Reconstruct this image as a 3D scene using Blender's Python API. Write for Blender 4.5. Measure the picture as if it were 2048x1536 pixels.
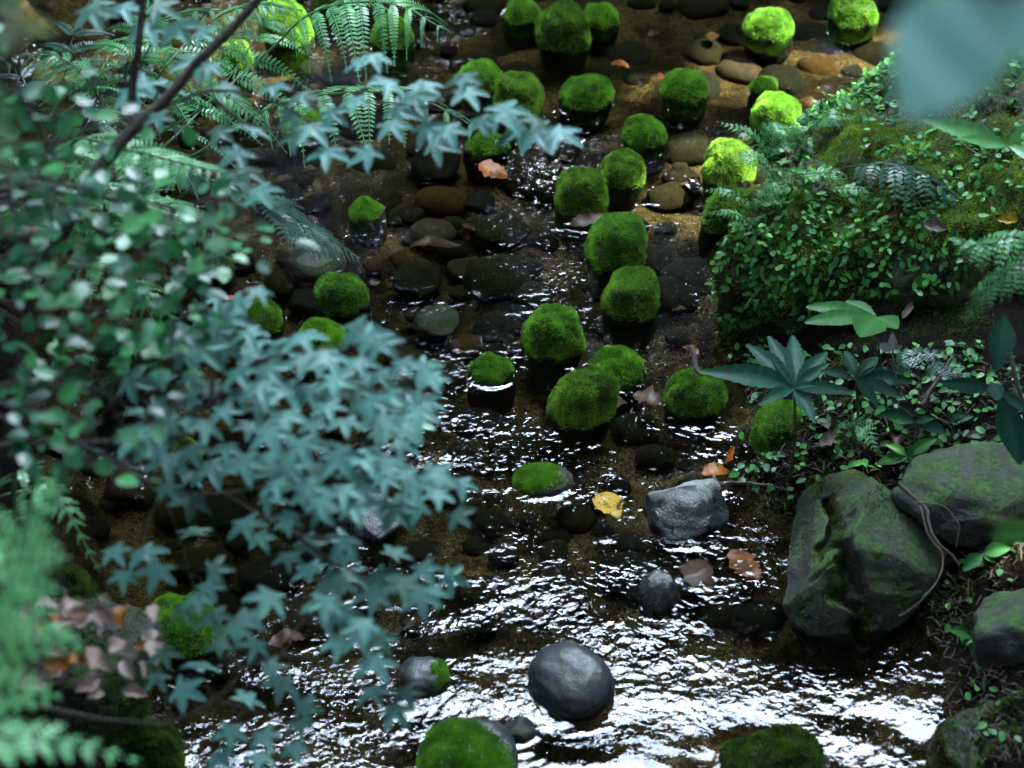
import bpy, math, random
import numpy as np
from mathutils import Vector
R = math.radians
rng = np.random.default_rng(7)
random.seed(7)
for o in list(bpy.data.objects): bpy.data.objects.remove(o)
scene = bpy.context.scene
COL = scene.collection

# ------------------------------------------------------------------ camera, sky, sun, exposure
PITCH = R(36.0); H = 4.11; LENS = 85.0
T = 18.0 / LENS
cam_d = bpy.data.cameras.new('camera'); cam = bpy.data.objects.new('camera', cam_d); COL.objects.link(cam)
cam.location = (0, 0, H); cam.rotation_euler = (math.pi/2 - PITCH, 0, 0)
cam_d.lens = LENS; cam_d.sensor_width = 36; cam_d.clip_end = 400; cam_d.clip_start = 0.05
cam_d.dof.use_dof = True; cam_d.dof.focus_distance = 6.95; cam_d.dof.aperture_fstop = 3.0
scene.camera = cam
scene.view_settings.view_transform = 'Standard'; scene.view_settings.look = 'None'
scene.view_settings.gamma = 1.0; scene.view_settings.exposure = 5.1
SUN_EL, SUN_AZ = R(58), R(75)          # azimuth measured from +Y towards +X
sun_dir = np.array([math.sin(SUN_AZ)*math.cos(SUN_EL), math.cos(SUN_AZ)*math.cos(SUN_EL), math.sin(SUN_EL)])
world = bpy.data.worlds.new('World'); scene.world = world; world.use_nodes = True
wn, wl = world.node_tree.nodes, world.node_tree.links
wn.clear()
w_out = wn.new('ShaderNodeOutputWorld')
sky = wn.new('ShaderNodeTexSky'); sky.sky_type = 'NISHITA'; sky.sun_disc = False
sky.sun_elevation = SUN_EL; sky.sun_rotation = SUN_AZ
bg = wn.new('ShaderNodeBackground'); bg.inputs['Strength'].default_value = 0.12
wl.new(sky.outputs[0], bg.inputs['Color'])
bgc = wn.new('ShaderNodeBackground'); bgc.inputs['Color'].default_value = (0.74, 0.87, 1.0, 1); bgc.inputs['Strength'].default_value = 3.0
wtc = wn.new('ShaderNodeTexCoord'); wno = wn.new('ShaderNodeTexNoise'); wno.inputs['Scale'].default_value = 2.6; wno.inputs['Detail'].default_value = 6
wl.new(wtc.outputs['Generated'], wno.inputs['Vector'])
wra = wn.new('ShaderNodeValToRGB'); wra.color_ramp.elements[0].position = 0.40; wra.color_ramp.elements[1].position = 0.60
wl.new(wno.outputs['Fac'], wra.inputs['Fac'])
wmx = wn.new('ShaderNodeMixShader')
wl.new(wra.outputs['Color'], wmx.inputs['Fac']); wl.new(bg.outputs[0], wmx.inputs[1]); wl.new(bgc.outputs[0], wmx.inputs[2])
wl.new(wmx.outputs[0], w_out.inputs['Surface'])
sun_l = bpy.data.lights.new('sun', 'SUN'); sun_l.energy = 2.2; sun_l.angle = R(0.5); sun_l.color = (1.0, 0.93, 0.80)
sun_o = bpy.data.objects.new('sun', sun_l); COL.objects.link(sun_o); sun_o.location = (8, 8, 12)
sun_o.rotation_euler = Vector(sun_dir).to_track_quat('Z', 'Y').to_euler()
scene.cycles.max_bounces = 8; scene.cycles.transparent_max_bounces = 16
scene.cycles.diffuse_bounces = 2; scene.cycles.glossy_bounces = 3
scene.cycles.use_denoising = True; scene.cycles.sample_clamp_indirect = 6.0

# ------------------------------------------------------------------ camera geometry
CAM = np.array([0, 0, H]); FW = np.array([0, math.cos(PITCH), -math.sin(PITCH)])
UP = np.array([0, math.sin(PITCH), math.cos(PITCH)]); RT = np.array([1.0, 0, 0])
def ray(u, v): return FW + (u-1024)/1024*T*RT + (768-v)/1024*T*UP
def at(u, v, d): return CAM + ray(u, v)*d
def onz(u, v, z=0.0):
    r = ray(u, v); return CAM + r*((z-H)/r[2])
def depth(p): return float(np.dot(np.asarray(p)-CAM, FW))
def pxs(p): return depth(p)*T/1024            # metres per photo pixel at a point
def proj(P):
    q = np.asarray(P)-CAM; d = q@FW
    return 1024+(q@RT)/d/T*1024, 768-(q@UP)/d/T*1024, d

# ------------------------------------------------------------------ noise
_perm = np.random.default_rng(3).permutation(256); _perm = np.concatenate([_perm, _perm, _perm])
_ga = np.random.default_rng(4).normal(size=(256, 3)); _ga /= np.linalg.norm(_ga, axis=1)[:, None]
def gnoise(P):
    P = np.asarray(P, float); I = np.floor(P).astype(int); F = P-I; I &= 255
    W = F*F*F*(F*(F*6-15)+10); out = np.zeros(len(P))
    for c in range(8):
        o = np.array([(c >> 2) & 1, (c >> 1) & 1, c & 1])
        h = _perm[_perm[_perm[I[:, 0]+o[0]]+I[:, 1]+o[1]]+I[:, 2]+o[2]]
        g = np.einsum('ij,ij->i', _ga[h], F-o)
        w = np.prod(np.where(o == 1, W, 1-W), axis=1); out += w*g
    return out*1.5
def fbm(P, oct=4, gain=0.5):
    s = np.zeros(len(P)); a = 1.0; P = np.asarray(P, float)
    for k in range(oct): s += a*gnoise(P*2**k+k*17.3); a *= gain
    return s
def norm(v):
    v = np.asarray(v, float); return v/(np.linalg.norm(v, axis=-1, keepdims=True)+1e-12)

# ------------------------------------------------------------------ mesh plumbing
def link(name, me, mats, parent=None):
    o = bpy.data.objects.new(name, me); COL.objects.link(o)
    if not isinstance(mats, (list, tuple)): mats = [mats]
    for m in mats: me.materials.append(m)
    if parent is not None: o.parent = parent
    return o
def mesh(name, V, F, smooth=True, attrs=None, mi=None):
    """F: list of index arrays, each (n,k)"""
    V = np.ascontiguousarray(V, np.float32); me = bpy.data.meshes.new(name)
    if not isinstance(F, list): F = [F]
    F = [np.asarray(f, np.int32) for f in F if len(f)]
    me.vertices.add(len(V)); me.vertices.foreach_set('co', V.ravel())
    tot = np.concatenate([np.full(len(f), f.shape[1], np.int32) for f in F])
    idx = np.concatenate([f.ravel() for f in F])
    st = np.concatenate([[0], np.cumsum(tot)[:-1]]).astype(np.int32)
    me.loops.add(len(idx)); me.loops.foreach_set('vertex_index', idx)
    me.polygons.add(len(tot)); me.polygons.foreach_set('loop_start', st)
    try: me.polygons.foreach_set('loop_total', tot)
    except Exception: pass
    me.polygons.foreach_set('use_smooth', np.full(len(tot), smooth))
    if mi is not None: me.polygons.foreach_set('material_index', np.asarray(mi, np.int32))
    for k, a in (attrs or {}).items():
        at_ = me.attributes.new(k, 'FLOAT', 'POINT'); at_.data.foreach_set('value', np.ascontiguousarray(a, np.float32))
    me.update(calc_edges=True); return me
def tag(o, label, cat, group=None, kind=None):
    if label: o['label'] = label
    if cat: o['category'] = cat
    if group: o['group'] = group
    if kind: o['kind'] = kind
    return o
def thing(name, label, cat, loc=(0, 0, 0), group=None):
    o = bpy.data.objects.new(name, None); COL.objects.link(o); o.location = Vector(loc); o.empty_display_size = 0.05
    return tag(o, label, cat, group)
class MB:
    """collects geometry with a tint per vertex, in world space; build() subtracts the parent's location"""
    def __init__(s): s.V = []; s.F = {}; s.A = []; s.n = 0
    def add(s, V, F, tint=0.5):
        V = np.asarray(V, float); F = np.asarray(F)
        s.V.append(V); s.F.setdefault(F.shape[1], []).append(F+s.n)
        s.A.append(np.broadcast_to(np.asarray(tint, float), (len(V),)).copy()); s.n += len(V)
    def scatter(s, tv, tf, O, X, Y, Z, sc, tint=None):
        n = len(O); k = len(tv); sc = np.broadcast_to(np.asarray(sc, float), (n,)) if np.ndim(sc) < 2 else sc
        tvv = np.broadcast_to(tv, (n, k, 3)) if tv.ndim == 2 else tv
        S = sc[:, None, None] if sc.ndim == 1 else sc[:, None, :]
        L = tvv*S
        V = O[:, None, :]+L[..., 0:1]*X[:, None, :]+L[..., 1:2]*Y[:, None, :]+L[..., 2:3]*Z[:, None, :]
        F = (tf[None]+(np.arange(n)*k)[:, None, None]).reshape(-1, tf.shape[1])
        t = np.full(n, .5) if tint is None else np.broadcast_to(tint, (n,))
        s.add(V.reshape(-1, 3), F, np.repeat(t, k))
    def tube(s, P, r, sides=6, tint=.5):
        P = np.asarray(P, float); n = len(P); r = np.broadcast_to(np.asarray(r, float), (n,))
        Tn = norm(np.gradient(P, axis=0)); ref = np.array([0.13, 0.31, 0.94]); ref = np.where(np.abs(Tn@ref)[:, None] > .95, np.array([1., 0, 0]), ref)
        A = norm(np.cross(Tn, ref)); B = np.cross(Tn, A)
        a = np.linspace(0, 2*np.pi, sides, endpoint=False)
        V = P[:, None]+r[:, None, None]*(np.cos(a)[None, :, None]*A[:, None]+np.sin(a)[None, :, None]*B[:, None])
        i, j = np.meshgrid(np.arange(n-1), np.arange(sides), indexing='ij'); j2 = (j+1) % sides
        F = np.stack([i*sides+j, i*sides+j2, (i+1)*sides+j2, (i+1)*sides+j], -1).reshape(-1, 4)
        s.add(V.reshape(-1, 3), F, tint)
    def build(s, name, mat, parent=None, smooth=True, origin=None):
        V = np.concatenate(s.V); F = [np.concatenate(f) for f in s.F.values()]
        off = np.array(origin) if origin is not None else (np.array(parent.matrix_world.translation) if parent is not None and False else np.zeros(3))
        if parent is not None:
            p = parent; off = np.zeros(3)
            while p is not None: off = off+np.array(p.location); p = p.parent
        o = link(name, mesh(name, V-off, F, smooth, {'tint': np.concatenate(s.A)}), mat, parent)
        if parent is None and origin is not None: o.location = Vector(origin)
        return o
def spline(pts, n=24):
    P = np.asarray(pts, float)
    if len(P) == 2: return P[0]+(P[1]-P[0])*np.linspace(0, 1, n)[:, None]
    Q = np.concatenate([[2*P[0]-P[1]], P, [2*P[-1]-P[-2]]]); out = []
    ts = np.linspace(0, len(P)-1-1e-9, n)
    for t in ts:
        i = int(t); f = t-i; a, b, c, d = Q[i:i+4]
        out.append(.5*((2*b)+(c-a)*f+(2*a-5*b+4*c-d)*f*f+(3*b-3*c+d-a)*f**3))
    return np.array(out)

# ------------------------------------------------------------------ materials
def newmat(name):
    m = bpy.data.materials.new(name); m.use_nodes = True; n = m.node_tree.nodes; n.clear()
    out = n.new('ShaderNodeOutputMaterial'); return m, n, m.node_tree.links, out
def ramp(n, stops):
    r = n.new('ShaderNodeValToRGB'); e = r.color_ramp.elements
    while len(e) < len(stops): e.new(0.5)
    for k, (p, c) in enumerate(stops): e[k].position = p; e[k].color = (*c, 1)
    return r
def tex(n, l, kind, scale, detail=3, coord='Object', rough=.55):
    tc = n.new('ShaderNodeTexCoord'); t = n.new(kind); t.inputs['Scale'].default_value = scale
    if 'Detail' in t.inputs: t.inputs['Detail'].default_value = detail; t.inputs['Roughness'].default_value = rough
    l.new(tc.outputs[coord], t.inputs['Vector']); return t
def math_(n, l, op, a, b):
    m = n.new('ShaderNodeMath'); m.operation = op
    for k, x in enumerate((a, b)):
        if isinstance(x, (int, float)): m.inputs[k].default_value = x
        else: l.new(x, m.inputs[k])
    return m.outputs[0]
def mixc(n, l, f, a, b):
    m = n.new('ShaderNodeMix'); m.data_type = 'RGBA'
    if isinstance(f, (int, float)): m.inputs[0].default_value = f
    else: l.new(f, m.inputs[0])
    for k, x in ((6, a), (7, b)):
        if isinstance(x, tuple): m.inputs[k].default_value = (*x, 1)
        else: l.new(x, m.inputs[k])
    return m.outputs[2]
def leaf_mat(name, dark, mid, light, rough=.42, trans=.3, spec=.5, spot=None, nscale=60, coat=0.):
    m, n, l, out = newmat(name)
    a = n.new('ShaderNodeAttribute'); a.attribute_name = 'tint'
    no = tex(n, l, 'ShaderNodeTexNoise', nscale, 3)
    f = math_(n, l, 'ADD', a.outputs['Fac'], math_(n, l, 'MULTIPLY', math_(n, l, 'SUBTRACT', no.outputs['Fac'], .5), .6))
    r = ramp(n, [(0.05, dark), (.5, mid), (.95, light)]); l.new(f, r.inputs['Fac']); col = r.outputs['Color']
    if spot:
        s = tex(n, l, 'ShaderNodeTexNoise', spot[1], 4); sr = ramp(n, [(spot[2], (0, 0, 0)), (spot[2]+.08, (1, 1, 1))])
        l.new(s.outputs['Fac'], sr.inputs['Fac']); col = mixc(n, l, sr.outputs['Color'], col, spot[0])
    p = n.new('ShaderNodeBsdfPrincipled'); l.new(col, p.inputs['Base Color']); p.inputs['Roughness'].default_value = rough
    p.inputs['Specular IOR Level'].default_value = spec; p.inputs['Coat Weight'].default_value = coat; p.inputs['Coat Roughness'].default_value = .12
    if trans > 0:
        t = n.new('ShaderNodeBsdfTranslucent'); c2 = mixc(n, l, .5, col, light); l.new(c2, t.inputs['Color'])
        mx = n.new('ShaderNodeMixShader'); mx.inputs[0].default_value = trans
        l.new(p.outputs[0], mx.inputs[1]); l.new(t.outputs[0], mx.inputs[2]); l.new(mx.outputs[0], out.inputs['Surface'])
    else: l.new(p.outputs[0], out.inputs['Surface'])
    return m
def rock_mat(name, dark, light, moss=0.0, spec=.5, rough=(.25, .55), scale=14, perobj=False, bump=.35, mosscol=((.008, .02, .004), (.03, .075, .012)), wetline=None):
    m, n, l, out = newmat(name)
    n1 = tex(n, l, 'ShaderNodeTexNoise', scale, 8, rough=.65); n2 = tex(n, l, 'ShaderNodeTexNoise', scale*7, 4); vo = tex(n, l, 'ShaderNodeTexVoronoi', scale*9)
    f = math_(n, l, 'ADD', math_(n, l, 'MULTIPLY', n1.outputs['Fac'], .55), math_(n, l, 'MULTIPLY', n2.outputs['Fac'], .45))
    r = ramp(n, [(.38, dark), (.64, light)]); l.new(f, r.inputs['Fac']); col = r.outputs['Color']
    if perobj:
        oi = n.new('ShaderNodeObjectInfo')
        pr = ramp(n, [(0, (.45, .45, .43)), (.3, (1.0, .95, .72)), (.5, (.7, .8, .66)), (.72, (1.3, 1.1, .75)), (.86, (.6, .62, .65)), (1, (2.2, 1.9, 1.35))])
        l.new(oi.outputs['Random'], pr.inputs['Fac']); mm = n.new('ShaderNodeMix'); mm.data_type = 'RGBA'; mm.blend_type = 'MULTIPLY'
        mm.inputs[0].default_value = 1; l.new(col, mm.inputs[6]); l.new(pr.outputs['Color'], mm.inputs[7]); col = mm.outputs[2]
    p = n.new('ShaderNodeBsdfPrincipled'); p.inputs['Specular IOR Level'].default_value = spec; rr = n.new('ShaderNodeMapRange'); rr.inputs[3].default_value = rough[0]; rr.inputs[4].default_value = rough[1]
    l.new(n2.outputs['Fac'], rr.inputs[0]); ro = rr.outputs[0]
    if wetline is not None:     # dry, paler stone above the splash line
        g = n.new('ShaderNodeNewGeometry'); sx = n.new('ShaderNodeSeparateXYZ'); l.new(g.outputs['Position'], sx.inputs[0])
        z = math_(n, l, 'ADD', sx.outputs['Z'], math_(n, l, 'MULTIPLY', math_(n, l, 'SUBTRACT', n1.outputs['Fac'], .5), .05))
        dr = n.new('ShaderNodeMapRange'); dr.inputs[1].default_value = wetline; dr.inputs[2].default_value = wetline+.012; l.new(z, dr.inputs[0])
        col = mixc(n, l, dr.outputs[0], col, (.15, .165, .15)); ro = math_(n, l, 'ADD', ro, math_(n, l, 'MULTIPLY', dr.outputs[0], .45))
    if moss > 0:
        g = n.new('ShaderNodeNewGeometry'); sx = n.new('ShaderNodeSeparateXYZ'); l.new(g.outputs['Normal'], sx.inputs[0])
        n3 = tex(n, l, 'ShaderNodeTexNoise', scale*1.3, 12, rough=.72)
        mv = math_(n, l, 'ADD', math_(n, l, 'MULTIPLY', sx.outputs['Z'], .25), n3.outputs['Fac'])
        mr = ramp(n, [(.78-.3*moss, (0, 0, 0)), (.92-.3*moss, (1, 1, 1))]); l.new(mv, mr.inputs['Fac'])
        mc = ramp(n, [(.35, mosscol[0]), (.65, mosscol[1])]); l.new(n2.outputs['Fac'], mc.inputs['Fac'])
        col = mixc(n, l, mr.outputs['Color'], col, mc.outputs['Color']); ro = math_(n, l, 'ADD', ro, math_(n, l, 'MULTIPLY', mr.outputs['Color'], .4))
    l.new(col, p.inputs['Base Color']); l.new(ro, p.inputs['Roughness'])
    b = n.new('ShaderNodeBump'); b.inputs['Strength'].default_value = bump; b.inputs['Distance'].default_value = .012
    l.new(math_(n, l, 'ADD', f, math_(n, l, 'MULTIPLY', vo.outputs['Distance'], .15)), b.inputs['Height']); l.new(b.outputs[0], p.inputs['Normal'])
    l.new(p.outputs[0], out.inputs['Surface']); return m
def plain(name, a, b, rough=.7, scale=30, bump=.3):
    m, n, l, out = newmat(name); t = tex(n, l, 'ShaderNodeTexNoise', scale, 5); r = ramp(n, [(.35, a), (.65, b)]); l.new(t.outputs['Fac'], r.inputs['Fac'])
    p = n.new('ShaderNodeBsdfPrincipled'); l.new(r.outputs['Color'], p.inputs['Base Color']); p.inputs['Roughness'].default_value = rough
    bu = n.new('ShaderNodeBump'); bu.inputs['Strength'].default_value = bump; bu.inputs['Distance'].default_value = .01
    l.new(t.outputs['Fac'], bu.inputs['Height']); l.new(bu.outputs[0], p.inputs['Normal']); l.new(p.outputs[0], out.inputs['Surface']); return m

M = {}
M['moss'] = leaf_mat('moss_green', (0.0170, 0.0591, 0.0040), (0.0723, 0.2267, 0.0139), (0.1700, 0.3942, 0.0297), rough=.75, trans=.25, spec=.25, nscale=16)
M['moss_olive'] = leaf_mat('moss_olive', (0.0205, 0.0540, 0.0051), (0.0820, 0.2052, 0.0153), (0.1804, 0.3456, 0.0340), rough=.8, trans=.25, spec=.2, nscale=16)
M['moss_dark'] = leaf_mat('moss_dark_bank', (0.0080, 0.0200, 0.0032), (0.0320, 0.0800, 0.0080), (0.0880, 0.1600, 0.0160), rough=.8, trans=.2, spec=.2, nscale=16)  # darker moss green for the banks
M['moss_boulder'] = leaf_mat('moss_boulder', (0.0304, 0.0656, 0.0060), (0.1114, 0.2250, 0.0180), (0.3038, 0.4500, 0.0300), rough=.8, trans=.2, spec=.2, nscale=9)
M['stone'] = rock_mat('wet_dark_stone', (0.0028, 0.0031, 0.0028), (0.0112, 0.0119, 0.0098), moss=.2, rough=(.5, .75), spec=.3)
M['cobble'] = rock_mat('stream_cobble', (0.0053, 0.0059, 0.0043), (0.0201, 0.0200, 0.0136), perobj=True, scale=3, bump=.8, spec=.04, rough=(.7, .9))
M['cobdark'] = rock_mat('black_sunken_cobble', (.004, .0045, .004), (.018, .018, .014), scale=3, spec=.05, rough=(.7, .9), bump=.8)
M['amber'] = rock_mat('amber_cobble', (0.0132, 0.0076, 0.0020), (0.0470, 0.0250, 0.0053), scale=3, spec=.05, rough=(.7, .9))
M['tan'] = rock_mat('tan_cobble', (0.0158, 0.0130, 0.0082), (0.0420, 0.0318, 0.0205), scale=3, spec=.05, rough=(.7, .9))
M['egg'] = rock_mat('smooth_grey_stone', (0.0110, 0.0152, 0.0179), (0.0217, 0.0292, 0.0333), moss=.12, rough=(.26, .45), scale=24, bump=.3)
M['wetrock'] = rock_mat('wet_grey_rock', (0.0121, 0.0151, 0.0166), (0.0378, 0.0454, 0.0469), rough=(.12, .35), scale=18, bump=.6, wetline=.066)
M['bankrock'] = rock_mat('mossy_grey_rock', (0.0014, 0.0020, 0.0015), (0.0059, 0.0077, 0.0061), moss=.5, rough=(.55, .8), scale=11, bump=.8)
M['boulder'] = plain('boulder_moss_bed', (0.0036, 0.0042, 0.0018), (0.0132, 0.0252, 0.0048), .9, 22, .9)
M['twig'] = plain('brown_twig', (0.0150, 0.0090, 0.0050), (0.0500, 0.0325, 0.0200), .75, 60)
M['stem'] = plain('grey_brown_bark', (0.0150, 0.0102, 0.0078), (0.0420, 0.0300, 0.0240), .75, 40)
M['fernstem'] = plain('dark_fern_stalk', (.015, .01, .005), (.05, .05, .02), .6, 40)
M['maple'] = leaf_mat('maple_leaf', (0.0157, 0.0806, 0.0481), (0.0411, 0.1626, 0.1350), (0.0852, 0.2514, 0.2025), rough=.5, trans=.22, spec=.35, nscale=25)
M['paleleaf'] = leaf_mat('pale_teal_leaf', (0.0960, 0.2912, 0.2320), (0.1920, 0.4480, 0.3944), (0.3120, 0.5600, 0.5220), rough=.45, trans=.5, spec=.5, nscale=20)
M['shrub'] = leaf_mat('glossy_round_leaf', (0.0048, 0.0468, 0.0212), (0.0117, 0.1021, 0.0434), (0.0311, 0.1871, 0.0434), rough=.36, trans=.15, spec=.35, nscale=25)
M['fern'] = leaf_mat('fern_green', (0.0182, 0.0902, 0.0260), (0.0453, 0.2045, 0.0650), (0.1107, 0.3249, 0.0953), rough=.42, trans=.25, spec=.55, nscale=25)
M['ferndark'] = leaf_mat('fern_dark_teal', (0.0078, 0.0294, 0.0196), (0.0196, 0.0686, 0.0441), (0.0490, 0.1176, 0.0686), rough=.45, trans=.2, spec=.5, nscale=25)
M['fernpale'] = leaf_mat('fern_pale', (0.0607, 0.2550, 0.0928), (0.1215, 0.4208, 0.1603), (0.2025, 0.5355, 0.2025), rough=.5, trans=.3, spec=.5, nscale=25)
M['plant'] = leaf_mat('dark_glossy_plant', (0.0027, 0.0203, 0.0121), (0.0068, 0.0405, 0.0243), (0.0149, 0.0688, 0.0365), rough=.5, trans=.2, spec=.12, nscale=30)
M['plantbright'] = leaf_mat('bright_plant', (0.0073, 0.0441, 0.0098), (0.0147, 0.0819, 0.0171), (0.0343, 0.1386, 0.0245), rough=.45, trans=.3, spec=.15, nscale=30)
M['creeper'] = leaf_mat('creeping_round_leaf', (0.0077, 0.0493, 0.0112), (0.0227, 0.1212, 0.0240), (0.0710, 0.2273, 0.0321), rough=.42, trans=.15, spec=.18, nscale=30)
M['pale'] = leaf_mat('pale_silver_leaf', (0.1100, 0.1300, 0.1200), (0.1500, 0.1700, 0.1600), (0.2000, 0.2200, 0.2000), rough=.5, trans=.2)
M['deadbrown'] = leaf_mat('dead_brown_leaf', (0.0088, 0.0041, 0.0020), (0.0250, 0.0112, 0.0047), (0.0441, 0.0221, 0.0088), rough=.4, spec=.15, trans=.15, nscale=40)
M['deadorange'] = leaf_mat('dead_orange_leaf', (0.0638, 0.0179, 0.0034), (0.1658, 0.0510, 0.0064), (0.2550, 0.1020, 0.0127), rough=.4, spec=.15, trans=.15, nscale=40, spot=((.05, .02, .008), 60, .6))
M['deadyellow'] = leaf_mat('dead_yellow_leaf', (0.1500, 0.0630, 0.0050), (0.3150, 0.1890, 0.0100), (0.3750, 0.2520, 0.0250), rough=.4, spec=.15, trans=.15, nscale=30, spot=((.03, .016, .006), 55, .55))
M['deadgrey'] = leaf_mat('dead_grey_leaf', (0.0315, 0.0262, 0.0210), (0.0665, 0.0560, 0.0455), (0.1050, 0.0910, 0.0770), rough=.7, spec=.15, trans=.1, nscale=40)
M['deadpink_sunlit'] = leaf_mat('dead_pinkish_leaf_sunlit', (0.1500, 0.0960, 0.0720), (0.2520, 0.1800, 0.1440), (0.3300, 0.2700, 0.2400), rough=.7, trans=.2, nscale=30)  # sunlight on the leaf heap painted in as pale pinkish colour
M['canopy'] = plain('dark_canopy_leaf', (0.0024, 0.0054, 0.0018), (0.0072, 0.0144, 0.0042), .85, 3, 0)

# ground: sandy gravel under the water, leaf-mould soil on the banks
m, n, l, out = newmat('stream_ground'); M['ground'] = m
g = n.new('ShaderNodeNewGeometry'); sx = n.new('ShaderNodeSeparateXYZ'); l.new(g.outputs['Position'], sx.inputs[0])
a1 = tex(n, l, 'ShaderNodeTexNoise', 260, 2); a2 = tex(n, l, 'ShaderNodeTexNoise', 5, 4); a3 = tex(n, l, 'ShaderNodeTexVoronoi', 150)
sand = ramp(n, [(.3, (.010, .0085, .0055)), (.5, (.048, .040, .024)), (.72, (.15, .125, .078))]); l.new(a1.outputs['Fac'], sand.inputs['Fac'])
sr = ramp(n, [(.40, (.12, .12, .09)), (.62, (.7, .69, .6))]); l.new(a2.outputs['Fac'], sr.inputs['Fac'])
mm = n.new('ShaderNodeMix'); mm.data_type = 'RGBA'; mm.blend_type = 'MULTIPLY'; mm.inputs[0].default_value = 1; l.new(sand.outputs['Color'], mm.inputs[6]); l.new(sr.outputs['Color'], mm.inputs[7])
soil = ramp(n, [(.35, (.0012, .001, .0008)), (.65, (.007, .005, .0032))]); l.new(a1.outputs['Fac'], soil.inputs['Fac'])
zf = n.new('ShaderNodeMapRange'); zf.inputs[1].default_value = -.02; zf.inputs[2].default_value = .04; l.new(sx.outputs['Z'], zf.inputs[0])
p = n.new('ShaderNodeBsdfPrincipled'); p.inputs['Roughness'].default_value = .9; p.inputs['Specular IOR Level'].default_value = .06
a4 = tex(n, l, 'ShaderNodeTexVoronoi', 75); gr = ramp(n, [(0, (.25, .22, .18)), (.5, (.8, .75, .65)), (.8, (1.3, 1.1, .8)), (1, (2.2, 1.9, 1.4))]); sep = n.new('ShaderNodeSeparateColor'); l.new(a4.outputs['Color'], sep.inputs[0]); l.new(sep.outputs[0], gr.inputs['Fac'])
m2 = n.new('ShaderNodeMix'); m2.data_type = 'RGBA'; m2.blend_type = 'MULTIPLY'; m2.inputs[0].default_value = 1; l.new(mm.outputs[2], m2.inputs[6]); l.new(gr.outputs['Color'], m2.inputs[7]); mm = m2
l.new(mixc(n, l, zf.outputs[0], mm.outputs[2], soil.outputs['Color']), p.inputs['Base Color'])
b = n.new('ShaderNodeBump'); b.inputs['Strength'].default_value = .8; b.inputs['Distance'].default_value = .012; l.new(a3.outputs['Distance'], b.inputs['Height']); l.new(b.outputs[0], p.inputs['Normal'])
l.new(p.outputs[0], out.inputs['Surface'])

# water: clear, faintly brown, Fresnel mirror on a really displaced surface
m, n, l, out = newmat('stream_water'); M['water'] = m
tr = n.new('ShaderNodeBsdfTransparent'); tr.inputs['Color'].default_value = (.66, .68, .59, 1)
gl = n.new('ShaderNodeBsdfGlossy'); gl.inputs['Roughness'].default_value = .015
fr = n.new('ShaderNodeFresnel'); fr.inputs['IOR'].default_value = 1.42
ra_ = n.new('ShaderNodeAttribute'); ra_.attribute_name = 'ripple'; wt = n.new('ShaderNodeTexCoord'); mp = n.new('ShaderNodeMapping'); mp.inputs['Scale'].default_value = (54, 56, 54); mp.inputs['Rotation'].default_value = (0, 0, .2)
l.new(wt.outputs['Object'], mp.inputs['Vector']); fn_ = n.new('ShaderNodeTexNoise'); fn_.inputs['Scale'].default_value = 1; fn_.inputs['Detail'].default_value = .8; fn_.inputs['Distortion'].default_value = .6; l.new(mp.outputs[0], fn_.inputs['Vector'])
wb = n.new('ShaderNodeBump'); wb.inputs['Distance'].default_value = .0135; wb.inputs['Strength'].default_value = 1; l.new(math_(n, l, 'MULTIPLY', fn_.outputs['Fac'], ra_.outputs['Fac']), wb.inputs['Height'])
l.new(wb.outputs[0], fr.inputs['Normal']); l.new(wb.outputs[0], gl.inputs['Normal'])
mx = n.new('ShaderNodeMixShader'); l.new(fr.outputs[0], mx.inputs[0]); l.new(tr.outputs[0], mx.inputs[1]); l.new(gl.outputs[0], mx.inputs[2]); l.new(mx.outputs[0], out.inputs['Surface'])

# ------------------------------------------------------------------ terrain
lsh = np.array([onz(*p)[:2] for p in [(20, -250), (40, 0), (30, 300), (60, 500), (40, 700), (110, 1000), (180, 1300), (230, 1536), (250, 1800)]])
rsh = np.array([onz(*p)[:2] for p in [(2200, -200), (2060, 30), (1800, 130), (1620, 290), (1460, 480), (1440, 640), (1480, 740), (1500, 860), (1475, 980), (1640, 1100), (1860, 1255), (1890, 1330), (1885, 1410), (1850, 1560), (1880, 1800)]])
def ground_z(x, y):
    xl = np.interp(y, lsh[::-1, 0+1], lsh[::-1, 0]); xr = np.interp(y, rsh[::-1, 1], rsh[::-1, 0])
    P = np.stack([x*3, y*3, 0*x], -1)
    bed = -.11+.025*fbm(P, 3)
    dr = x-xr; dl = xl-x
    wob = .06*fbm(P*2.6+11, 3); dr = dr+wob; dl = dl+wob
    def bank(d, hmax, sc): return np.where(d > -.12, -.11+.12*np.clip((d+.12)/.12, 0, 1)+hmax*(1-np.exp(-np.clip(d, 0, None)/sc)), -9)
    z = np.maximum(bed, np.maximum(bank(dr, .38, .5)+.02*fbm(P*2.2, 3), bank(dl, .5, .6)+.02*fbm(P*2.2, 3)))
    far = np.hypot(x, y-6); return z+np.where(far > 4, (far-4)*.06, 0)
def axis(lo, hi, a, b, fine, n_out):
    q = np.linspace(0, 1, n_out)**2.2
    return np.concatenate([a-(a-lo)*q[::-1][:-1], np.arange(a, b, fine), b+(hi-b)*q])
gx = axis(-90, 90, -2.3, 2.3, .02, 26); gy = axis(-60, 150, 3.4, 9.4, .025, 26)
X, Y = np.meshgrid(gx, gy); Z = ground_z(X.ravel(), Y.ravel())
def gridF(nx, ny):
    i, j = np.meshgrid(np.arange(ny-1), np.arange(nx-1), indexing='ij'); a = i*nx+j
    return np.stack([a, a+1, a+nx+1, a+nx], -1).reshape(-1, 4)
tag(link('ground', mesh('ground', np.stack([X.ravel(), Y.ravel(), Z], -1), gridF(len(gx), len(gy))), M['ground']), 'sandy gravel stream bed rising into dark soil banks', 'ground', kind='structure')
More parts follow.
